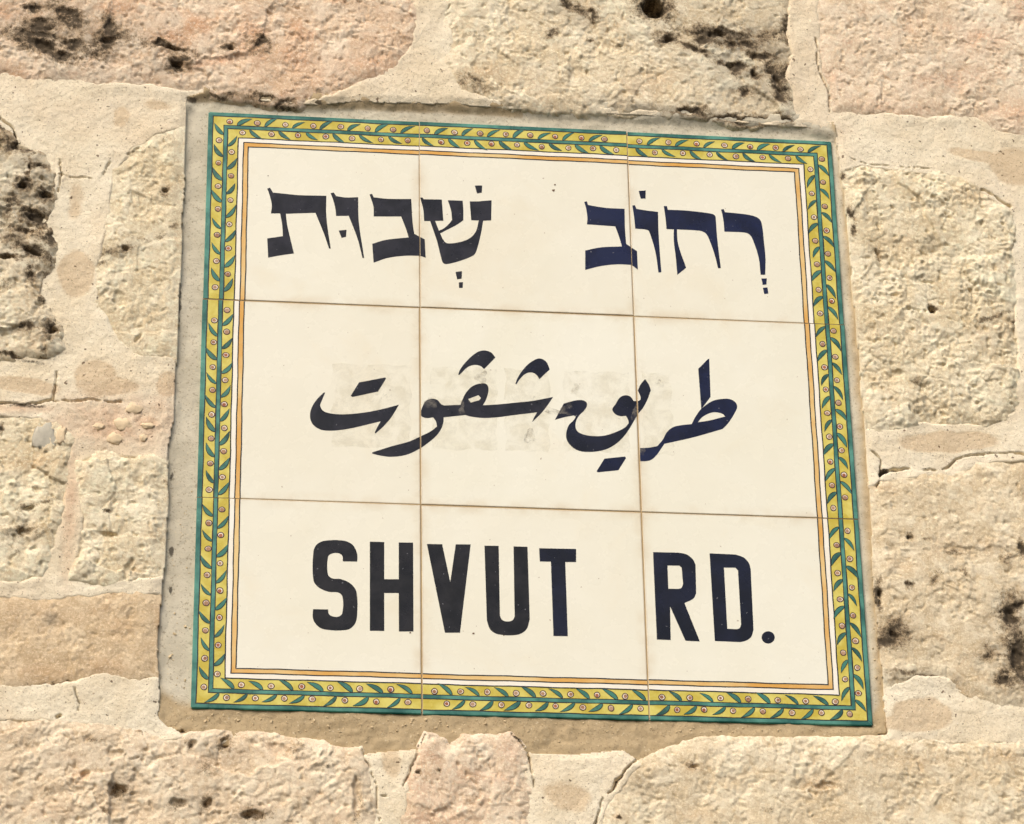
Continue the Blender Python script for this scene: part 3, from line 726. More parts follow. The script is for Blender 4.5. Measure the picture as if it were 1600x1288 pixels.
# cement bed in the cut, around and behind the tiles
tile_in = np.minimum(0.225 - np.abs(GU), 0.2255 - np.abs(GV))
bsl = sub(np.array([-0.30, -0.29]), np.array([0.30, 0.29]))
x, y = GU[bsl], GV[bsl]
low = sstep(0.205, 0.235, y)                                  # heaped along the foot
right = sstep(0.22, 0.236, x)
bh = -0.0024 + 0.0007 * fbm(x, y, 0.05, 700, 3) + 0.0003 * fbm(x, y, 0.008, 710, 3)
bh += low * (0.0014 + 0.0016 * fbm(x, y, 0.03, 720, 3) + 0.0007 * fbm(x, y, 0.006, 730, 3))
bh += right * (0.0010 + 0.0005 * fbm(x, y, 0.006, 735, 3))
edge = rec_d[bsl]
bh += 0.0018 * sstep(0.006, 0.0, edge) * (0.3 + fbm(x, y, 0.02, 740, 2))
top_edge = sstep(-0.222, -0.230, y)
bh += 0.0028 * sstep(0.0055, -0.003, edge) * top_edge          # trowelled up to the stones above
bh += top_edge * 0.0006 * fbm(x, y, 0.006, 745, 3)
brown = np.clip(0.95 * low + 0.75 * right + 0.35 * sstep(-0.229, -0.236, y) + 0.35 * sstep(0.012, 0.0, edge) * (x < 0), 0, 1)  # foot, right and left edge browner: sandy cement plus painted-in soft shadow
blich_shade = np.clip(blobs([(280, 470, 4, 40, 0, .8), (268, 740, 4, 20, 0, .6), (268, 860, 4, 9, 0, 1), (267, 920, 3, 6, 0, 1), (284, 380, 4, 30, 0, .5), (411, 158, 24, 4, 0, .8), (450, 164, 18, 4, 0, .8), (494, 161, 12, 4, 0, .8), (1080, 180, 30, 3, 0, .5), (1160, 191, 40, 3, 0, .5), (300, 156, 8, 4),
                       (1370, 930, 4, 20), (1376, 1000, 5, 20), (690, 1162, 20, 4, 0, .4)], x, y) + 0.4 * fbm(x, y, 0.006, 750, 3) * (edge < 0.008), 0, 1)  # top-left patches paint in the shaded underside of the stone above
bmask = (edge > -0.002 - 0.008 * ((np.abs(y) > 0.2285) & (np.abs(x) < 0.229))) & (tile_in[bsl] < 0.010)
heightfield('cement_bed', x, y, bh, bmask, cement_mat, sign, {'brown': brown, 'lichen': blich_shade})


def link_mesh(name, bm, mat, parent, loc=(0, 0, 0), smooth=False):
    me = bpy.data.meshes.new(name); bm.to_mesh(me); bm.free()
    for m in (mat if isinstance(mat, (list, tuple)) else [mat]):
        me.materials.append(m)
    if smooth:
        for p in me.polygons:
            p.use_smooth = True
    o = bpy.data.objects.new(name, me); C.objects.link(o)
    o.parent = parent; o.location = loc
    return o


# grit standing out of the cement under the sign
rs = random.Random(5)
bm = bmesh.new()
for i in range(330):
    px = rs.uniform(270, 1385); py = 1108 + (px - 302) * 0.031 + abs(rs.gauss(14, 12))
    if rs.random() < 0.12:
        px = rs.uniform(265, 300); py = rs.uniform(760, 1120)
    if rs.random() < 0.12:
        py = rs.uniform(500, 1130); px = 1345 + (py - 500) * 0.045 + rs.uniform(-4, 6)
    u, v = wall([(px, py)])[0]
    if -0.2262 < u < 0.2262 and -0.2262 < v < 0.2275:
        continue
    j = np.searchsorted(VA[bsl[0]], v); i_ = np.searchsorted(UA[bsl[1]], u)
    if not bmask[min(j, bmask.shape[0] - 1), min(i_, bmask.shape[1] - 1)] or edge[j, i_] < 0.001:
        continue
    rad = rs.choice([0.4, 0.45, 0.5, 0.6, 0.7, 0.9, 1.2]) * MM
    hh = bh[j, i_]
    mtx = Matrix.Translation((u, -hh, -v)) @ Matrix.Rotation(rs.random() * 6, 4, 'Y') @ Matrix.Diagonal((rad * rs.uniform(.8, 1.5), rad * .8, rad * rs.uniform(.7, 1.1), 1))
    gr = bmesh.ops.create_icosphere(bm, subdivisions=1, radius=1.0, matrix=Matrix())['verts']
    for v_ in gr:
        v_.co = mtx @ (v_.co * rs.uniform(0.55, 1.2))
g = link_mesh('sand_grit', bm, plain_material('pale_grit', srgb(208, 186, 146)), sign)
g['kind'] = 'stuff'

# joint filler behind the tile gaps
bm = bmesh.new()
bmesh.ops.create_cube(bm, size=1.0, matrix=Matrix.Translation((0, 0.0034, 0)) @ Matrix.Diagonal((0.447, 0.006, 0.447, 1)))
link_mesh('joint_filler', bm, plain_material('joint_grout', srgb(176, 148, 104)), sign)

G = {
    'cream': glaze_material('cream_glaze', srgb(237, 232, 209), srgb(241, 237, 217), 8.0, 0.24, stain=True),
    'white': glaze_material('white_stripe', srgb(243, 234, 212), srgb(248, 241, 224), 40.0),
    'yellow': glaze_material('yellow_glaze', srgb(198, 176, 54), srgb(222, 208, 104), 55.0),
    'green': glaze_material('green_glaze', srgb(20, 86, 74), srgb(88, 150, 130), 38.0, lo=0.32, hi=0.68),
    'leaf': glaze_material('leaf_green_glaze', srgb(16, 66, 56), srgb(70, 128, 108), 90.0, lo=0.3, hi=0.7, vary=srgb(60, 128, 108)),
    'orange': glaze_material('orange_glaze', srgb(222, 164, 70), srgb(234, 202, 136), 16.0, lo=0.38, hi=0.62),
    'line': glaze_material('dark_outline_glaze', srgb(24, 26, 20), srgb(44, 40, 28), 80.0),
    'berry': glaze_material('berry_white_glaze', srgb(232, 212, 184), srgb(242, 230, 206), 80.0),
    'berry_dot': glaze_material('berry_brown_glaze', srgb(146, 98, 64), srgb(178, 132, 94), 60.0, vary=srgb(190, 152, 120)),
    'berry_rust': glaze_material('berry_rust_glaze', srgb(150, 82, 48), srgb(176, 106, 68), 60.0),
    'ring': glaze_material('berry_ring_glaze', srgb(70, 36, 26), srgb(92, 54, 36), 90.0),
    'ink_veiled_black': glaze_material('veiled_black_lettering_glaze', srgb(14, 13, 14), srgb(34, 32, 33), 60.0, 0.27, speck=0.5),  # left letters: sky reflection on the glaze painted into a greyer pigment
    'ink_veiled_grey': glaze_material('veiled_charcoal_lettering_glaze', srgb(18, 18, 24), srgb(38, 37, 44), 60.0, 0.27, speck=0.4),  # same sky veil put into the colour of the left-hand letters
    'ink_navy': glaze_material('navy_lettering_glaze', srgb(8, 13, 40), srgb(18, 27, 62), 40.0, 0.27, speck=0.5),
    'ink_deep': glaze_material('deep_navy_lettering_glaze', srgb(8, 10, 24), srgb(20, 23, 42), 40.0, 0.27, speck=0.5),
}

# small laying errors: (du, dv, turn in degrees, proud) for each tile, mm
LAY = {(0, 0): (0.16, 0.1, 0.04, 0.0), (1, 0): (0.0, -0.1, -0.05, 0.15), (2, 0): (-0.05, 0.3, 0.03, -0.1),
       (0, 1): (-0.25, 0.2, -0.03, -0.15), (1, 1): (-0.1, 0.1, 0.03, 0.0), (2, 1): (0.2, 0.25, -0.04, 0.1),
       (0, 2): (-0.3, 0.1, 0.04, 0.1), (1, 2): (0.05, 0.3, -0.03, -0.1), (2, 2): (0.25, 0.25, 0.02, 0.05)}
TILE_LABEL = {(0, 0): 'upper left corner tile with the end of the Hebrew street name', (1, 0): 'top middle tile with Hebrew shin and bet',
              (2, 0): 'upper right corner tile with the Hebrew word for street', (0, 1): 'left middle tile with the end of the Arabic name',
              (1, 1): 'centre tile of Arabic lettering with faded tape marks', (2, 1): 'right middle tile with the start of the Arabic words',
              (0, 2): 'lower left corner tile reading SH', (1, 2): 'bottom middle tile reading VUT', (2, 2): 'lower right corner tile reading RD.'}


def tile_mesh():
    bm = bmesh.new()
    b = HALF * MM
    bmesh.ops.create_cube(bm, size=1.0, matrix=Matrix.Translation((0, 0.004, 0)) @ Matrix.Diagonal((2 * b, 0.008, 2 * b, 1)))
    ed = [e for e in bm.edges if all(v.co.y < 0.001 for v in e.verts)]
    bmesh.ops.bevel(bm, geom=ed, offset=0.0006, segments=3, profile=0.5, affect='EDGES')
    me = bpy.data.meshes.new('tile'); bm.to_mesh(me); bm.free()
    me.materials.append(G['cream'])
    return me


tmesh = tile_mesh()
tiles = {}
for j in range(3):
    for i in range(3):
        du, dv, tr, ph = LAY[(i, j)]
        o = bpy.data.objects.new('tile', tmesh); C.objects.link(o)
        o.parent = sign
        o.location = ((i - 1) * T * MM + du * MM, -ph * MM, -((j - 1) * T + dv) * MM)
        o.rotation_euler = (0, math.radians(tr), 0)
        o['label'] = TILE_LABEL[(i, j)]
        tiles[(i, j)] = o


def local(tile_key, u, v):
    """sign point (m) -> tile-local (x, z), turn ignored in the shift"""
    o = tiles[tile_key]
    p = Matrix.Rotation(-o.rotation_euler.y, 3, 'Y') @ Vector((u - o.location.x, 0, -v - o.location.z))
    return p.x, p.z


def spline(pts, smooth_default, n=7):
    """closed outline; a third value flips that point between corner and curve"""
    P = [np.array(p[:2], float) for p in pts]
    sm = [(not smooth_default) if len(p) > 2 else smooth_default for p in pts]
    N = len(P); out = []
    for a in range(N):
        b = (a + 1) % N
        out.append(P[a])
        if not (sm[a] or sm[b]):
            continue
        L = np.linalg.norm(P[b] - P[a])
        def tan(i):
            p0, p1, p2 = P[i - 1], P[i], P[(i + 1) % N]
            t = p2 - p0; ln = np.linalg.norm(t)
            return t / ln * L if ln > 0 else t
        ta = tan(a) if sm[a] else (P[b] - P[a])
        tb = tan(b) if sm[b] else (P[b] - P[a])
        for q in range(1, n):
            s = q / n
            out.append((2 * s ** 3 - 3 * s ** 2 + 1) * P[a] + (s ** 3 - 2 * s ** 2 + s) * ta + (-2 * s ** 3 + 3 * s ** 2) * P[b] + (s ** 3 - s ** 2) * tb)
    return np.array(out)


def fill(bm, loops, y, mat_index=0, sides=0.0):
    """flat painted shape from outline loops of (x, z), facing the street"""
    vl = [[Vector((p[0], p[1], 0)) for p in lp] for lp in loops]
    tri = tessellate_polygon(vl)
    flat = [bm.verts.new((p.x, y, p.y)) for lp in vl for p in lp]
    for t in tri:
        try:
            f = bm.faces.new([flat[k] for k in t])
        except ValueError:
            continue
        f.normal_update()
        if f.normal.y > 0:
            f.normal_flip()
        f.material_index = mat_index
    if sides:
        k = 0
        for lp in vl:
            vs_ = flat[k:k + len(lp)]; k += len(lp)
            bk = [bm.verts.new((v.co.x, y + sides, v.co.z)) for v in vs_]
            for q in range(len(vs_)):
                r_ = (q + 1) % len(vs_)
                f = bm.faces.new([vs_[q], vs_[r_], bk[r_], bk[q]]); f.material_index = mat_index


def decal(name, tkey, loops_uv, mat, lift, clip=True, sides=0.00006):
    """paint on one tile: loops in sign metres (u, v), trimmed to that tile's glazed face"""
    bm = bmesh.new()
    loops = [[local(tkey, p[0], p[1]) for p in lp] for lp in loops_uv]
    fill(bm, loops, -lift * MM, 0, 0.0)
    if clip:
        b = (HALF - 0.2) * MM
        for co, no in (((b, 0, 0), (1, 0, 0)), ((-b, 0, 0), (-1, 0, 0)), ((0, 0, b), (0, 0, 1)), ((0, 0, -b), (0, 0, -1))):
            bmesh.ops.bisect_plane(bm, geom=bm.verts[:] + bm.edges[:] + bm.faces[:], plane_co=co, plane_no=no, clear_outer=True)
    if not bm.faces:
        bm.free(); return None
    return link_mesh(name, bm, mat, tiles[tkey])


# ---- border, drawn clockwise round the sign.  s along the edge, d inwards from the outer rim (mm)
EDGE = {'top': ((-225, -225), (1, 0), (0, 1)), 'right': ((225, -225), (0, 1), (-1, 0)),
        'bottom': ((225, 225), (-1, 0), (0, -1)), 'left': ((-225, 225), (0, -1), (1, 0))}
EDGE_TILES = {'top': [(0, 0), (1, 0), (2, 0)], 'right': [(2, 0), (2, 1), (2, 2)], 'bottom': [(2, 2), (1, 2), (0, 2)], 'left': [(0, 2), (0, 1), (0, 0)]}
SC = {'top': 0.95, 'right': 1.0, 'bottom': 0.99, 'left': 1.0}          # hand-drawn band is a touch narrower on top
D_GREEN, D_STEM, D_YEL, D_W, D_O = 3.2, 12.4, 21.4, 25.2, 28.6


def tile_uv(tkey, x, z):
    o = tiles[tkey]
    p = Matrix.Rotation(o.rotation_euler.y, 3, 'Y') @ Vector((x, 0, z))
    return p.x + o.location.x, -(p.z + o.location.z)


def edge_pt(side, k, s, d):
    """point on tile k of that side; s from the tile's start, in the tile's own drawing"""
    (ox, oy), (sx, sy), (dx, dy) = EDGE[side]
    tk = EDGE_TILES[side][k]
    S_ = k * T + s
    u = ox + sx * S_ + dx * d; v = oy + sy * S_ + dy * d
    # relative to the nominal tile centre -> tile-local
    return (u - (tk[0] - 1) * T) * MM, -(v - (tk[1] - 1) * T) * MM


def wav(s, ph, amp):
    return amp * (math.sin(s * 0.11 + ph) + 0.6 * math.sin(s * 0.31 + ph * 2.3))


def band_pts(side, k, d, ph, amp, s0, s1, n=26):
    return [edge_pt(side, k, s0 + (s1 - s0) * q / n, d * SC[side] + wav(s0 + (s1 - s0) * q / n + 150 * k, ph, amp)) for q in range(n + 1)]


rb = random.Random(31)
OUT0 = 0.42                                             # tile face starts this far in from the pitch line


def stripes():
    for side in EDGE:
        nxt = {'top': 'right', 'right': 'bottom', 'bottom': 'left', 'left': 'top'}[side]
        prv = {v: k for k, v in {'top': 'right', 'right': 'bottom', 'bottom': 'left', 'left': 'top'}.items()}[side]
        for k in range(3):
            tk = EDGE_TILES[side][k]
            def band(name, da, db, mat, lift, amp=0.10, wrap=False, w_abs=None):
                # mitred at the sign's corners, run to the tile edge elsewhere
                def ends(d):
                    a = (d * SC[prv]) if k == 0 else OUT0
                    b = T - ((d * SC[nxt]) if k == 2 else OUT0)
                    return a, b
                ph = rb.random() * 6
                if w_abs is None:
                    d1, d2 = da, db
                    p1 = band_pts(side, k, d1, ph, amp if d1 > 0.7 else 0, *ends(d1)); p2 = band_pts(side, k, d2, ph + 1, amp, *ends(d2))
                else:
                    d1, d2 = da - w_abs / 2, da + w_abs / 2
                    p1 = band_pts(side, k, d1, ph, amp, *ends(d1)); p2 = band_pts(side, k, d2, ph + .15, amp, *ends(d2))
                bm = bmesh.new()
                A = [bm.verts.new((x_, -lift * MM, z_)) for x_, z_ in p1]; B = [bm.verts.new((x_, -lift * MM, z_)) for x_, z_ in p2]
                for q in range(len(A) - 1):
                    f = bm.faces.new([A[q], A[q + 1], B[q + 1], B[q]])
                if wrap:
                    (dx, dy) = EDGE[side][2]
                    Wv = [bm.verts.new((v.co.x - dx * 0.75 * MM, 0.0028, v.co.z + dy * 0.75 * MM)) for v in A]
                    Wm = [bm.verts.new((v.co.x - dx * 0.70 * MM, 0.0004, v.co.z + dy * 0.70 * MM)) for v in A]
                    for q in range(len(A) - 1):
                        bm.faces.new([A[q + 1], A[q], Wm[q], Wm[q + 1]]); bm.faces.new([Wm[q + 1], Wm[q], Wv[q], Wv[q + 1]])
                bmesh.ops.recalc_face_normals(bm, faces=bm.faces[:])
                if sum(f.normal.y * f.calc_area() for f in bm.faces) > 0:
                    bmesh.ops.reverse_faces(bm, faces=bm.faces[:])
                return link_mesh(name, bm, mat, tiles[tk])
            band('border_field', D_GREEN, D_YEL, G['yellow'], 0.05, 0.0)
            band('white_stripe', D_YEL, D_W, G['white'], 0.05, 0.0)
            band('orange_stripe', D_W, D_O, G['orange'], 0.05, 0.0)
            band('green_rim', 0.62, D_GREEN, G['green'], 0.09, 0.12, wrap=True)
            for dd, w in ((D_GREEN + 0.1, 0.75), (D_YEL, 0.85), (D_W, 0.8), (D_O, 0.8)):
                band('outline_stripe', dd, 0, G['line'], 0.12, 0.13, w_abs=w)
            band('stem_outline', D_STEM, 0, G['line'], 0.12, 0.12, w_abs=3.5)
            band('vine_stem', D_STEM, 0, G['green'], 0.16, 0.12, w_abs=2.2)


stripes()


def leaf_mesh(var):
    r = random.Random(100 + var)
    bm = bmesh.new()
    L = 11.4 * MM; wid = r.uniform(1.35, 1.75) * MM; cv = r.uniform(0.10, 0.22)
    def outline(grow):
        up, dn = [], []
        n = 14
        for q in range(n + 1):
            t = q / n
            w = (wid + grow) * ((t ** 0.62) * ((1 - t) ** 1.05) / 0.4045 if 0 < t < 1 else 0)
            xx = -grow * 0.9 * (1 - t) + t * L + grow * t * 1.4
            yy = cv * L * 0.5 * math.sin(math.pi * t)
            up.append((xx, yy + w * 1.05)); dn.append((xx, yy - w * 0.95))
        return up + dn[-2:0:-1]
    fill(bm, [outline(0.46 * MM)], -0.18 * MM, 0)
    fill(bm, [outline(-0.1 * MM)], -0.22 * MM, 1)
    me = bpy.data.meshes.new('painted_leaf'); bm.to_mesh(me); bm.free()
    me.materials.append(G['line']); me.materials.append(G['leaf'])
    return me


def berry_mesh(var):
    r = random.Random(200 + var)
    bm = bmesh.new()
    def disc(rad, ox, oz, wobble, n=22):
        ph = r.random() * 6
        return [(ox + rad * MM * (1 + wobble * math.sin(2 * a + ph)) * math.cos(a), oz + rad * MM * (1 + wobble * math.cos(3 * a + ph)) * math.sin(a)) for a in [2 * math.pi * q / n for q in range(n)]]
    fill(bm, [disc(2.3, 0, 0, 0.04)], -0.18 * MM, 0)
    fill(bm, [disc(1.65, 0, 0, 0.04)], -0.22 * MM, 1)
    big = var % 3 == 2
    fill(bm, [disc(1.45 if big else r.uniform(1.05, 1.3), r.uniform(-.25, .35) * MM, r.uniform(-.45, .1) * MM, 0.06)], -0.26 * MM, 2)
    me = bpy.data.meshes.new('painted_berry'); bm.to_mesh(me); bm.free()
    me.materials.append(G['ring']); me.materials.append(G['berry']); me.materials.append(G['berry_rust'] if var % 4 == 3 else G['berry_dot'])
    return me


leaf_m = [leaf_mesh(v) for v in range(8)]
leaf_flip = []
for me in leaf_m:                                   # mirrored leaf for the other side of the stem
    m2 = me.copy(); m2.transform(Matrix.Diagonal((1, 1, -1, 1))); m2.flip_normals(); leaf_flip.append(m2)
berry_m = [berry_mesh(v) for v in range(8)]
OUTER = [[15, 34.6, 54.4, 74, 93.6, 112.9, 131], [5.6, 25.4, 43.8, 62, 80, 98, 116.7, 133.8], [9, 30, 50.5, 71.4, 89.5, 108.8, 127]]
INNER = [[24.2, 44.4, 63.6, 83, 102, 122.5, 141.5], [15.7, 34.4, 52, 70, 88.3, 107.2, 125, 142], [20, 40.3, 59.6, 78.7, 98.5, 117.5]]


def motif(side, k, s, d_sign, kind):
    tk = EDGE_TILES[side][k]
    (sx, sy), (dx, dy) = EDGE[side][1], EDGE[side][2]
    jit = rb.uniform(-0.9, 0.9)
    if kind == 'berry':
        d = D_STEM * SC[side] + d_sign * (1.75 + 2.3 + rb.uniform(-0.1, 0.6))
        x_, z_ = edge_pt(side, k, s + jit * 0.4, d)
        o = bpy.data.objects.new('painted_berry', rb.choice(berry_m))
        o.rotation_euler = (0, rb.uniform(-.3, .3), 0)
        o.scale = (rb.uniform(.92, 1.08), 1, rb.uniform(.92, 1.05))
    else:
        d = D_STEM * SC[side] + d_sign * 1.7
        x_, z_ = edge_pt(side, k, s + jit * 0.4, d)
        # local +x of the leaf runs base -> tip; forward along s and away from the stem
        a = math.radians(rb.uniform(28, 40)) * d_sign
        vx = math.cos(a) * sx + math.sin(a) * dx; vz = -(math.cos(a) * sy + math.sin(a) * dy)
        o = bpy.data.objects.new('painted_leaf', rb.choice(leaf_m if d_sign < 0 else leaf_flip))
        o.rotation_euler = (0, -math.atan2(vz, vx), 0)
        q = rb.uniform(.88, 1.08) * (0.96 if side == 'top' else 1)
        o.scale = (q, 1, q)
    C.objects.link(o)
    o.parent = tiles[tk]
    o.location = (x_, 0, z_)


for side in EDGE:
    for k in range(3):
        end = T - (13.5 if k == 2 else 1.5)
        for lst, dsg in ((OUTER[k], -1), (INNER[k], 1)):
            for s in lst:
                if k == 2 and dsg > 0 and s > 122: continue
                motif(side, k, s, dsg, 'berry')
            for s in lst:
                b0 = s + 5.2
                if b0 + 11.0 < T - (3.5 if (k == 2 and dsg < 0) else 14 if k == 2 else 1.0):
                    motif(side, k, b0, dsg, 'leaf')
            if k > 0 and lst[0] > 13.5:
                motif(side, k, max(1.2, lst[0] - 13.6), dsg, 'leaf')

# ---- lettering: outlines surveyed on the sign, third value = curve / corner switch
def zz(ox, oy, sc):
    return lambda pts: [(ox + p[0] / sc, oy + p[1] / sc) + tuple(p[2:]) for p in pts]


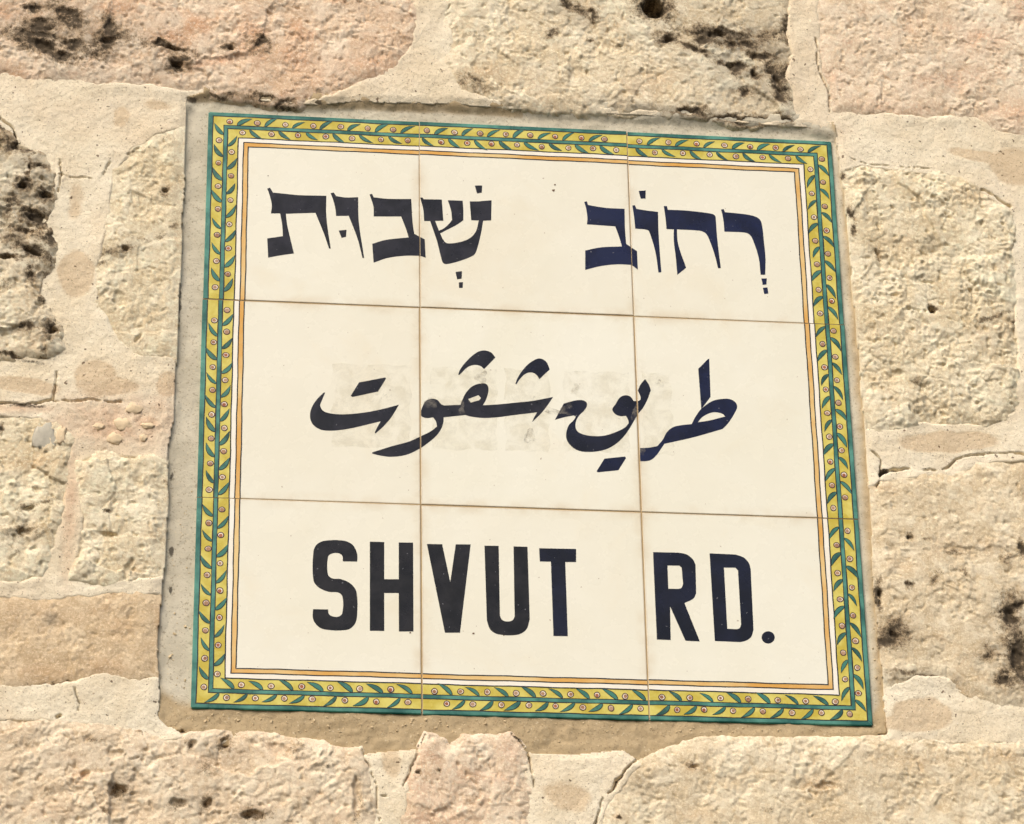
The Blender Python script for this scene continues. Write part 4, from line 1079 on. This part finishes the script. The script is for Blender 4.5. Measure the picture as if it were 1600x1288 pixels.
Z1 = zz(380, 260, 3.8095); Z2 = zz(860, 260, 4.2105); Z3 = zz(460, 530, 4.2105); Z4 = zz(800, 530, 4.2105); Z5 = zz(460, 820, 3.4783); Z6 = zz(980, 830, 6.1538)
q = 1
dot6 = [(1355 + 63 * math.cos(a), 1023 + 59 * math.sin(a)) for a in [2 * math.pi * i / 28 for i in range(28)]]
LETTERS = [
    # Hebrew line, left word
    ('ink_veiled_grey', Z1, 0, [[(143, 133), (160, 128), (177, 157), (250, 164), (330, 172, q), (495, 176), (493, 270), (500, 350, q), (521, 490), (511, 490), (480, 400, q), (430, 277), (254, 283), (262, 350, q), (302, 519), (225, 530, q), (148, 544), (146, 490, q), (143, 430), (236, 416), (232, 350, q), (220, 281), (165, 281), (170, 230, q), (158, 175, q)]]),
    ('ink_veiled_grey', Z1, 0, [[(520, 160), (540, 157), (553, 178), (610, 186, q), (684, 184), (688, 330, q), (720, 546), (710, 546), (680, 430, q), (628, 295), (553, 296), (548, 250, q), (535, 200, q)]]),
    ('ink_veiled_grey', Z1, 0, [[(568, 383), (615, 378), (612, 420), (586, 427)]]),
    ('ink_veiled_grey', Z1, 0, [[(752, 168), (768, 165), (776, 185), (860, 194, q), (1000, 195), (1008, 330, q), (1018, 402), (1080, 436), (1086, 545), (1050, 533), (960, 533, q), (860, 546, q), (776, 574), (768, 462), (850, 438, q), (985, 424), (968, 370, q), (940, 299), (777, 299), (775, 240, q)]]),
    ('ink_veiled_grey', Z1, 0, [[(1053, 187), (1068, 187), (1074, 197), (1182, 199), (1191, 325), (1142, 326), (1165, 384), (1195, 370, q), (1225, 343, q), (1243, 320), (1238, 270, q), (1218, 203), (1306, 206), (1310, 260, q), (1310, 322), (1270, 350, q), (1172, 400), (1190, 438, q), (1215, 459, q), (1290, 452, q), (1350, 428, q), (1385, 388, q), (1402, 324), (1357, 322), (1348, 210), (1400, 210), (1478, 203), (1476, 323), (1428, 325), (1415, 400, q), (1385, 512, q), (1365, 534, q), (1290, 564, q), (1212, 583, q), (1190, 576, q), (1178, 545, q), (1155, 450), (1113, 327), (1077, 327), (1072, 260, q)]]),
    ('ink_veiled_grey', Z1, 0, [[(1378, 116), (1422, 115), (1420, 158), (1392, 163)]]),
    ('ink_veiled_grey', Z1, 0, [[(1264, 630), (1302, 625), (1300, 670), (1273, 674)]]),
    ('ink_veiled_grey', Z1, 0, [[(1283, 692), (1308, 690), (1306, 724), (1285, 725)]]),
    # Hebrew line, right word
    ('ink_navy', Z2, 0, [[(222, 235), (240, 231), (247, 256), (360, 274, q), (488, 281), (490, 400, q), (498, 512), (570, 558), (575, 680), (536, 650), (440, 646, q), (330, 658, q), (229, 683), (229, 555), (330, 535, q), (470, 528), (450, 460, q), (426, 396), (240, 383), (243, 340, q), (235, 280, q)]]),
    ('ink_navy', Z2, 0, [[(539, 258), (556, 256), (566, 280), (640, 292, q), (708, 300), (712, 450, q), (730, 697), (711, 699), (690, 560, q), (650, 430, q), (636, 418, q), (558, 410), (550, 330, q)]]),
    ('ink_navy', Z2, 0, [[(581, 162), (627, 159), (626, 212), (594, 213)]]),
    ('ink_navy', Z2, 0, [[(746, 262), (766, 261), (773, 286), (900, 292, q), (1060, 312, q), (1083, 325, q), (1088, 350, q), (1098, 480, q), (1121, 670), (1103, 671), (1080, 580, q), (1040, 470, q), (1018, 438, q), (980, 424, q), (832, 415), (840, 510, q), (893, 668), (835, 714), (825, 600, q), (812, 490, q), (812, 415), (764, 413), (757, 340, q)]]),
    ('ink_navy', Z2, 0, [[(1122, 285), (1140, 281), (1148, 302), (1250, 312, q), (1330, 325, q), (1375, 347, q), (1392, 385, q), (1405, 500, q), (1415, 600, q), (1413, 713), (1383, 714), (1370, 600, q), (1330, 480, q), (1307, 447, q), (1270, 435, q), (1145, 430), (1140, 370, q), (1132, 320, q)]]),
    ('ink_navy', Z2, 0, [[(1388, 738), (1424, 738), (1421, 778), (1397, 780)]]),
    ('ink_navy', Z2, 0, [[(1398, 800), (1428, 796), (1434, 837), (1407, 841)]]),
    # Arabic line
    ('ink_veiled_grey', Z3, 1, [[(203, 351, q), (180, 405), (170, 440), (195, 475), (260, 492), (350, 494), (480, 480), (600, 455), (688, 431, q), (640, 510), (590, 570), (534, 621, q), (528, 614, q), (545, 580), (568, 540, q), (480, 562), (380, 585), (270, 601), (180, 597), (125, 565), (103, 515), (112, 455), (145, 400), (192, 352, q)]]),
    ('ink_veiled_grey', Z3, 0, [[(425, 285), (598, 252), (603, 260), (550, 345), (382, 381), (371, 373)]]),
    ('ink_veiled_grey', Z3, 1, [[(830, 490), (845, 440), (865, 408), (900, 393), (940, 401), (965, 428), (985, 437, q), (1092, 433, q), (1105, 400), (1130, 352), (1175, 308), (1240, 291), (1268, 301), (1277, 335), (1262, 395), (1240, 436, q), (1340, 430), (1432, 421), (1572, 406), (1702, 381, q), (1662, 440), (1620, 492), (1563, 547, q), (1580, 510), (1597, 482, q), (1432, 502), (1330, 515), (1240, 519), (1160, 510), (1125, 500, q), (982, 515, q), (980, 548), (965, 592), (930, 640), (870, 690), (825, 720), (740, 760), (640, 774), (560, 765), (512, 753, q), (512, 745, q), (640, 705), (750, 675), (830, 640), (900, 605), (938, 575, q), (930, 540), (912, 515, q), (870, 520), (840, 510)], [(1143, 395, q), (1210, 369, q), (1227, 388, q), (1215, 403, q), (1160, 418, q)]]),
    ('ink_veiled_grey', Z3, 1, [[(1078, 234, q), (1088, 205), (1120, 160), (1180, 102), (1235, 76), (1290, 86), (1322, 121, q), (1285, 160), (1247, 198, q), (1225, 178), (1185, 170), (1140, 185), (1100, 222), (1084, 238, q)]]),
    ('ink_deep', Z4, 1, [[(22, 295, q), (35, 260), (70, 205), (120, 155), (180, 128), (225, 150), (248, 200, q), (210, 235), (180, 264, q), (160, 235), (130, 220), (90, 228), (50, 265), (30, 297, q)]]),
    ('ink_deep', Z4, 1, [[(282, 532, q), (310, 480), (340, 425, q), (400, 408), (450, 401), (485, 412), (494, 435), (475, 470), (440, 505), (420, 545), (420, 588), (440, 615), (490, 633), (560, 639), (620, 633), (700, 605), (745, 580), (767, 555, q), (765, 535), (750, 505, q), (710, 507), (675, 490), (660, 462), (680, 430), (710, 385), (745, 370), (780, 380), (800, 408, q), (832, 408, q), (845, 398), (842, 370), (827, 340, q), (845, 300), (875, 264, q), (900, 300), (913, 337, q), (890, 400), (860, 455), (833, 487, q), (810, 525), (775, 585), (740, 635), (690, 685), (620, 725), (530, 742), (440, 735), (385, 700), (358, 655), (358, 610), (375, 565), (405, 535), (420, 510, q), (405, 503, q), (350, 513)]]),
    ('ink_navy', Z4, 0, [[(608, 787), (744, 773), (750, 783), (700, 863), (564, 877), (556, 870)]]),
    ('ink_navy', Z4, 0, [[(1225, 197), (1288, 133), (1297, 130), (1306, 380), (1245, 462)]]),
    ('ink_navy', Z4, 1, [[(1182, 560, q), (1205, 515), (1245, 460), (1320, 408), (1400, 393), (1450, 402), (1478, 430), (1478, 460), (1425, 550), (1385, 592, q), (1200, 645), (1002, 690, q), (985, 715), (950, 765), (915, 795), (880, 804), (842, 804, q), (842, 718, q), (900, 715), (955, 705, q), (990, 665), (1020, 612), (1060, 580), (1110, 568)], [(1222, 548, q), (1250, 515), (1300, 488), (1340, 482), (1385, 493), (1402, 510, q), (1300, 536)]]),
    # Latin line
    ('ink_veiled_black', Z5, 0, [[(103, 150, q), (122, 108, q), (165, 88, q), (270, 88, q), (318, 112, q), (341, 160, q), (341, 201), (263, 200), (260, 170, q), (240, 156, q), (205, 157, q), (183, 175, q), (182, 270, q), (205, 292, q), (255, 297, q), (310, 325, q), (338, 370, q), (340, 500, q), (325, 545, q), (285, 572, q), (165, 570, q), (125, 550, q), (101, 512, q), (101, 460), (183, 461), (188, 487, q), (212, 500, q), (240, 500, q), (260, 482, q), (262, 395, q), (240, 370, q), (185, 365, q), (130, 340, q), (103, 300, q)]]),
    ('ink_veiled_black', Z5, 0, [[(410, 93), (488, 95), (488, 297), (567, 297), (567, 97), (645, 98), (647, 581), (568, 581), (567, 372), (488, 372), (488, 578), (410, 577)]]),
    ('ink_veiled_black', Z5, 0, [[(720, 105), (803, 106), (847, 312), (877, 107), (958, 107), (900, 587), (818, 587)]]),
    ('ink_veiled_black', Z5, 0, [[(1033, 114), (1110, 115), (1117, 495), (1130, 518, q), (1155, 526, q), (1185, 520, q), (1197, 500), (1191, 118), (1267, 120), (1279, 515), (1260, 570, q), (1212, 598, q), (1110, 596, q), (1065, 570, q), (1046, 520)]]),
    ('ink_deep', Z5, 0, [[(1330, 128), (1531, 132), (1531, 203), (1472, 203), (1486, 606), (1408, 605), (1394, 201), (1334, 200)]]),
    ('ink_deep', Z6, 0, [[(248, 203), (490, 208), (570, 225, q), (630, 272, q), (657, 325), (663, 600), (635, 650, q), (550, 693), (698, 1062), (560, 1055), (412, 725), (418, 1048), (285, 1044)], [(387, 332), (500, 333), (523, 352), (537, 510), (520, 548, q), (490, 557), (395, 555)]]),
    ('ink_deep', Z6, 0, [[(792, 215), (1040, 226), (1120, 255, q), (1170, 310, q), (1187, 370), (1214, 950), (1190, 1020, q), (1140, 1055, q), (1090, 1068), (842, 1058)], [(930, 352), (1040, 352), (1065, 380), (1095, 900), (1080, 935, q), (1050, 944), (962, 940)]]),
    ('ink_deep', Z6, 0, [dot6]),
]
for mat, Z, smooth, loops in LETTERS:
    uv = [wall(spline(Z(lp), bool(smooth))) for lp in loops]
    lo = uv[0].min(0); hi = uv[0].max(0)
    for (i, j) in tiles:
        cu, cv = (i - 1) * T * MM, (j - 1) * T * MM
        if hi[0] < cu - 0.0755 or lo[0] > cu + 0.0755 or hi[1] < cv - 0.0755 or lo[1] > cv + 0.0755:
            continue
        decal('painted_letter', (i, j), uv, G[mat], 0.08)


# ---- small damage: glaze chips and the marks of old tape across the Arabic line
chip = plain_material('chipped_glaze', srgb(110, 84, 60))
for tk, px, py, r_ in (((1, 0), 865, 298, 2.2), ((1, 0), 867, 289, 1.4), ((1, 2), 740, 990, 1.8), ((0, 2), 641, 989, 1.5), ((1, 2), 787, 993, 1.0), ((0, 0), 419, 275, 1.0), ((2, 2), 997, 894, .8)):
    pts = [(px + r_ * (1 + .35 * math.sin(a * 3 + px)) * math.cos(a), py + r_ * (1 + .3 * math.cos(a * 2)) * math.sin(a)) for a in [2 * math.pi * i / 9 for i in range(9)]]
    decal('glaze_chip', tk, [wall(pts)], chip, 0.11)


def residue_material(name, col, lo, hi, amt):
    m, n, l, p = new_mat(name)
    k = NB(m)
    p.inputs['Base Color'].default_value = (*col, 1)
    p.inputs['Roughness'].default_value = 0.6
    tr = n.new('ShaderNodeBsdfTransparent'); mx = n.new('ShaderNodeMixShader')
    f = k.math('MULTIPLY', k.ramp(k.noise(85, 5, 0.7, 0.4), lo, hi), amt)
    l.new(f, mx.inputs[0]); l.new(tr.outputs[0], mx.inputs[1]); l.new(p.outputs[0], mx.inputs[2])
    l.new(mx.outputs[0], n['Material Output'].inputs['Surface'])
    return m


tape = residue_material('old_tape_residue', srgb(196, 184, 150), 0.35, 0.70, 0.17)
smear = residue_material('grey_glue_smear', srgb(160, 152, 138), 0.42, 0.70, 0.45)
for tk, quad in (((0, 1), [(518, 569), (642, 571), (642, 699), (519, 698)]), ((1, 1), [(674, 574), (776, 577), (776, 704), (674, 702)]), ((1, 1), [(790, 576), (858, 578), (858, 706), (790, 704)]),
                 ((1, 1), [(880, 580), (983, 583), (985, 708), (882, 705)]), ((2, 1), [(1003, 582), (1047, 586), (1053, 711), (1004, 708)])):
    rag = []
    for a_ in range(4):
        (x0, y0), (x1, y1) = quad[a_], quad[(a_ + 1) % 4]
        for q_ in range(14):
            f_ = q_ / 14
            rag.append((x0 + (x1 - x0) * f_ + rb.uniform(-1.2, 1.2) + 2.0 * math.sin(q_ * 1.3 + x0), y0 + (y1 - y0) * f_ + rb.uniform(-1.0, 1.0) + 1.2 * math.sin(q_ * 0.9 + y0)))
    decal('tape_residue', tk, [wall(rag)], tape, 0.05)
for tk, px, py, rx, ry, rot in (((1, 1), 673, 628, 9, 12, 20), ((0, 1), 652, 690, 7, 14, 10), ((1, 1), 838, 628, 10, 5, 40), ((1, 1), 858, 640, 20, 5, 25), ((0, 1), 601, 620, 12, 5, 10), ((1, 1), 722, 640, 4, 12, 0),
                                ((1, 1), 886, 640, 8, 10, 30), ((1, 1), 899, 605, 5, 14, 10), ((2, 1), 1031, 601, 6, 6, 0), ((1, 1), 752, 590, 9, 10, 0), ((1, 1), 830, 682, 12, 10, 0), ((1, 1), 992, 648, 5, 12, 0), ((2, 1), 1003, 705, 6, 5, 0)):
    a0 = math.radians(rot); pts = []
    for i in range(22):
        a = 2 * math.pi * i / 22
        k_ = 1 + .25 * math.sin(3 * a + px) + .15 * math.sin(5 * a + py)
        X_, Y_ = rx * k_ * math.cos(a), ry * k_ * math.sin(a)
        pts.append((px + X_ * math.cos(a0) - Y_ * math.sin(a0), py + X_ * math.sin(a0) + Y_ * math.cos(a0)))
    decal('glue_smear', tk, [wall(pts)], smear, 0.16)
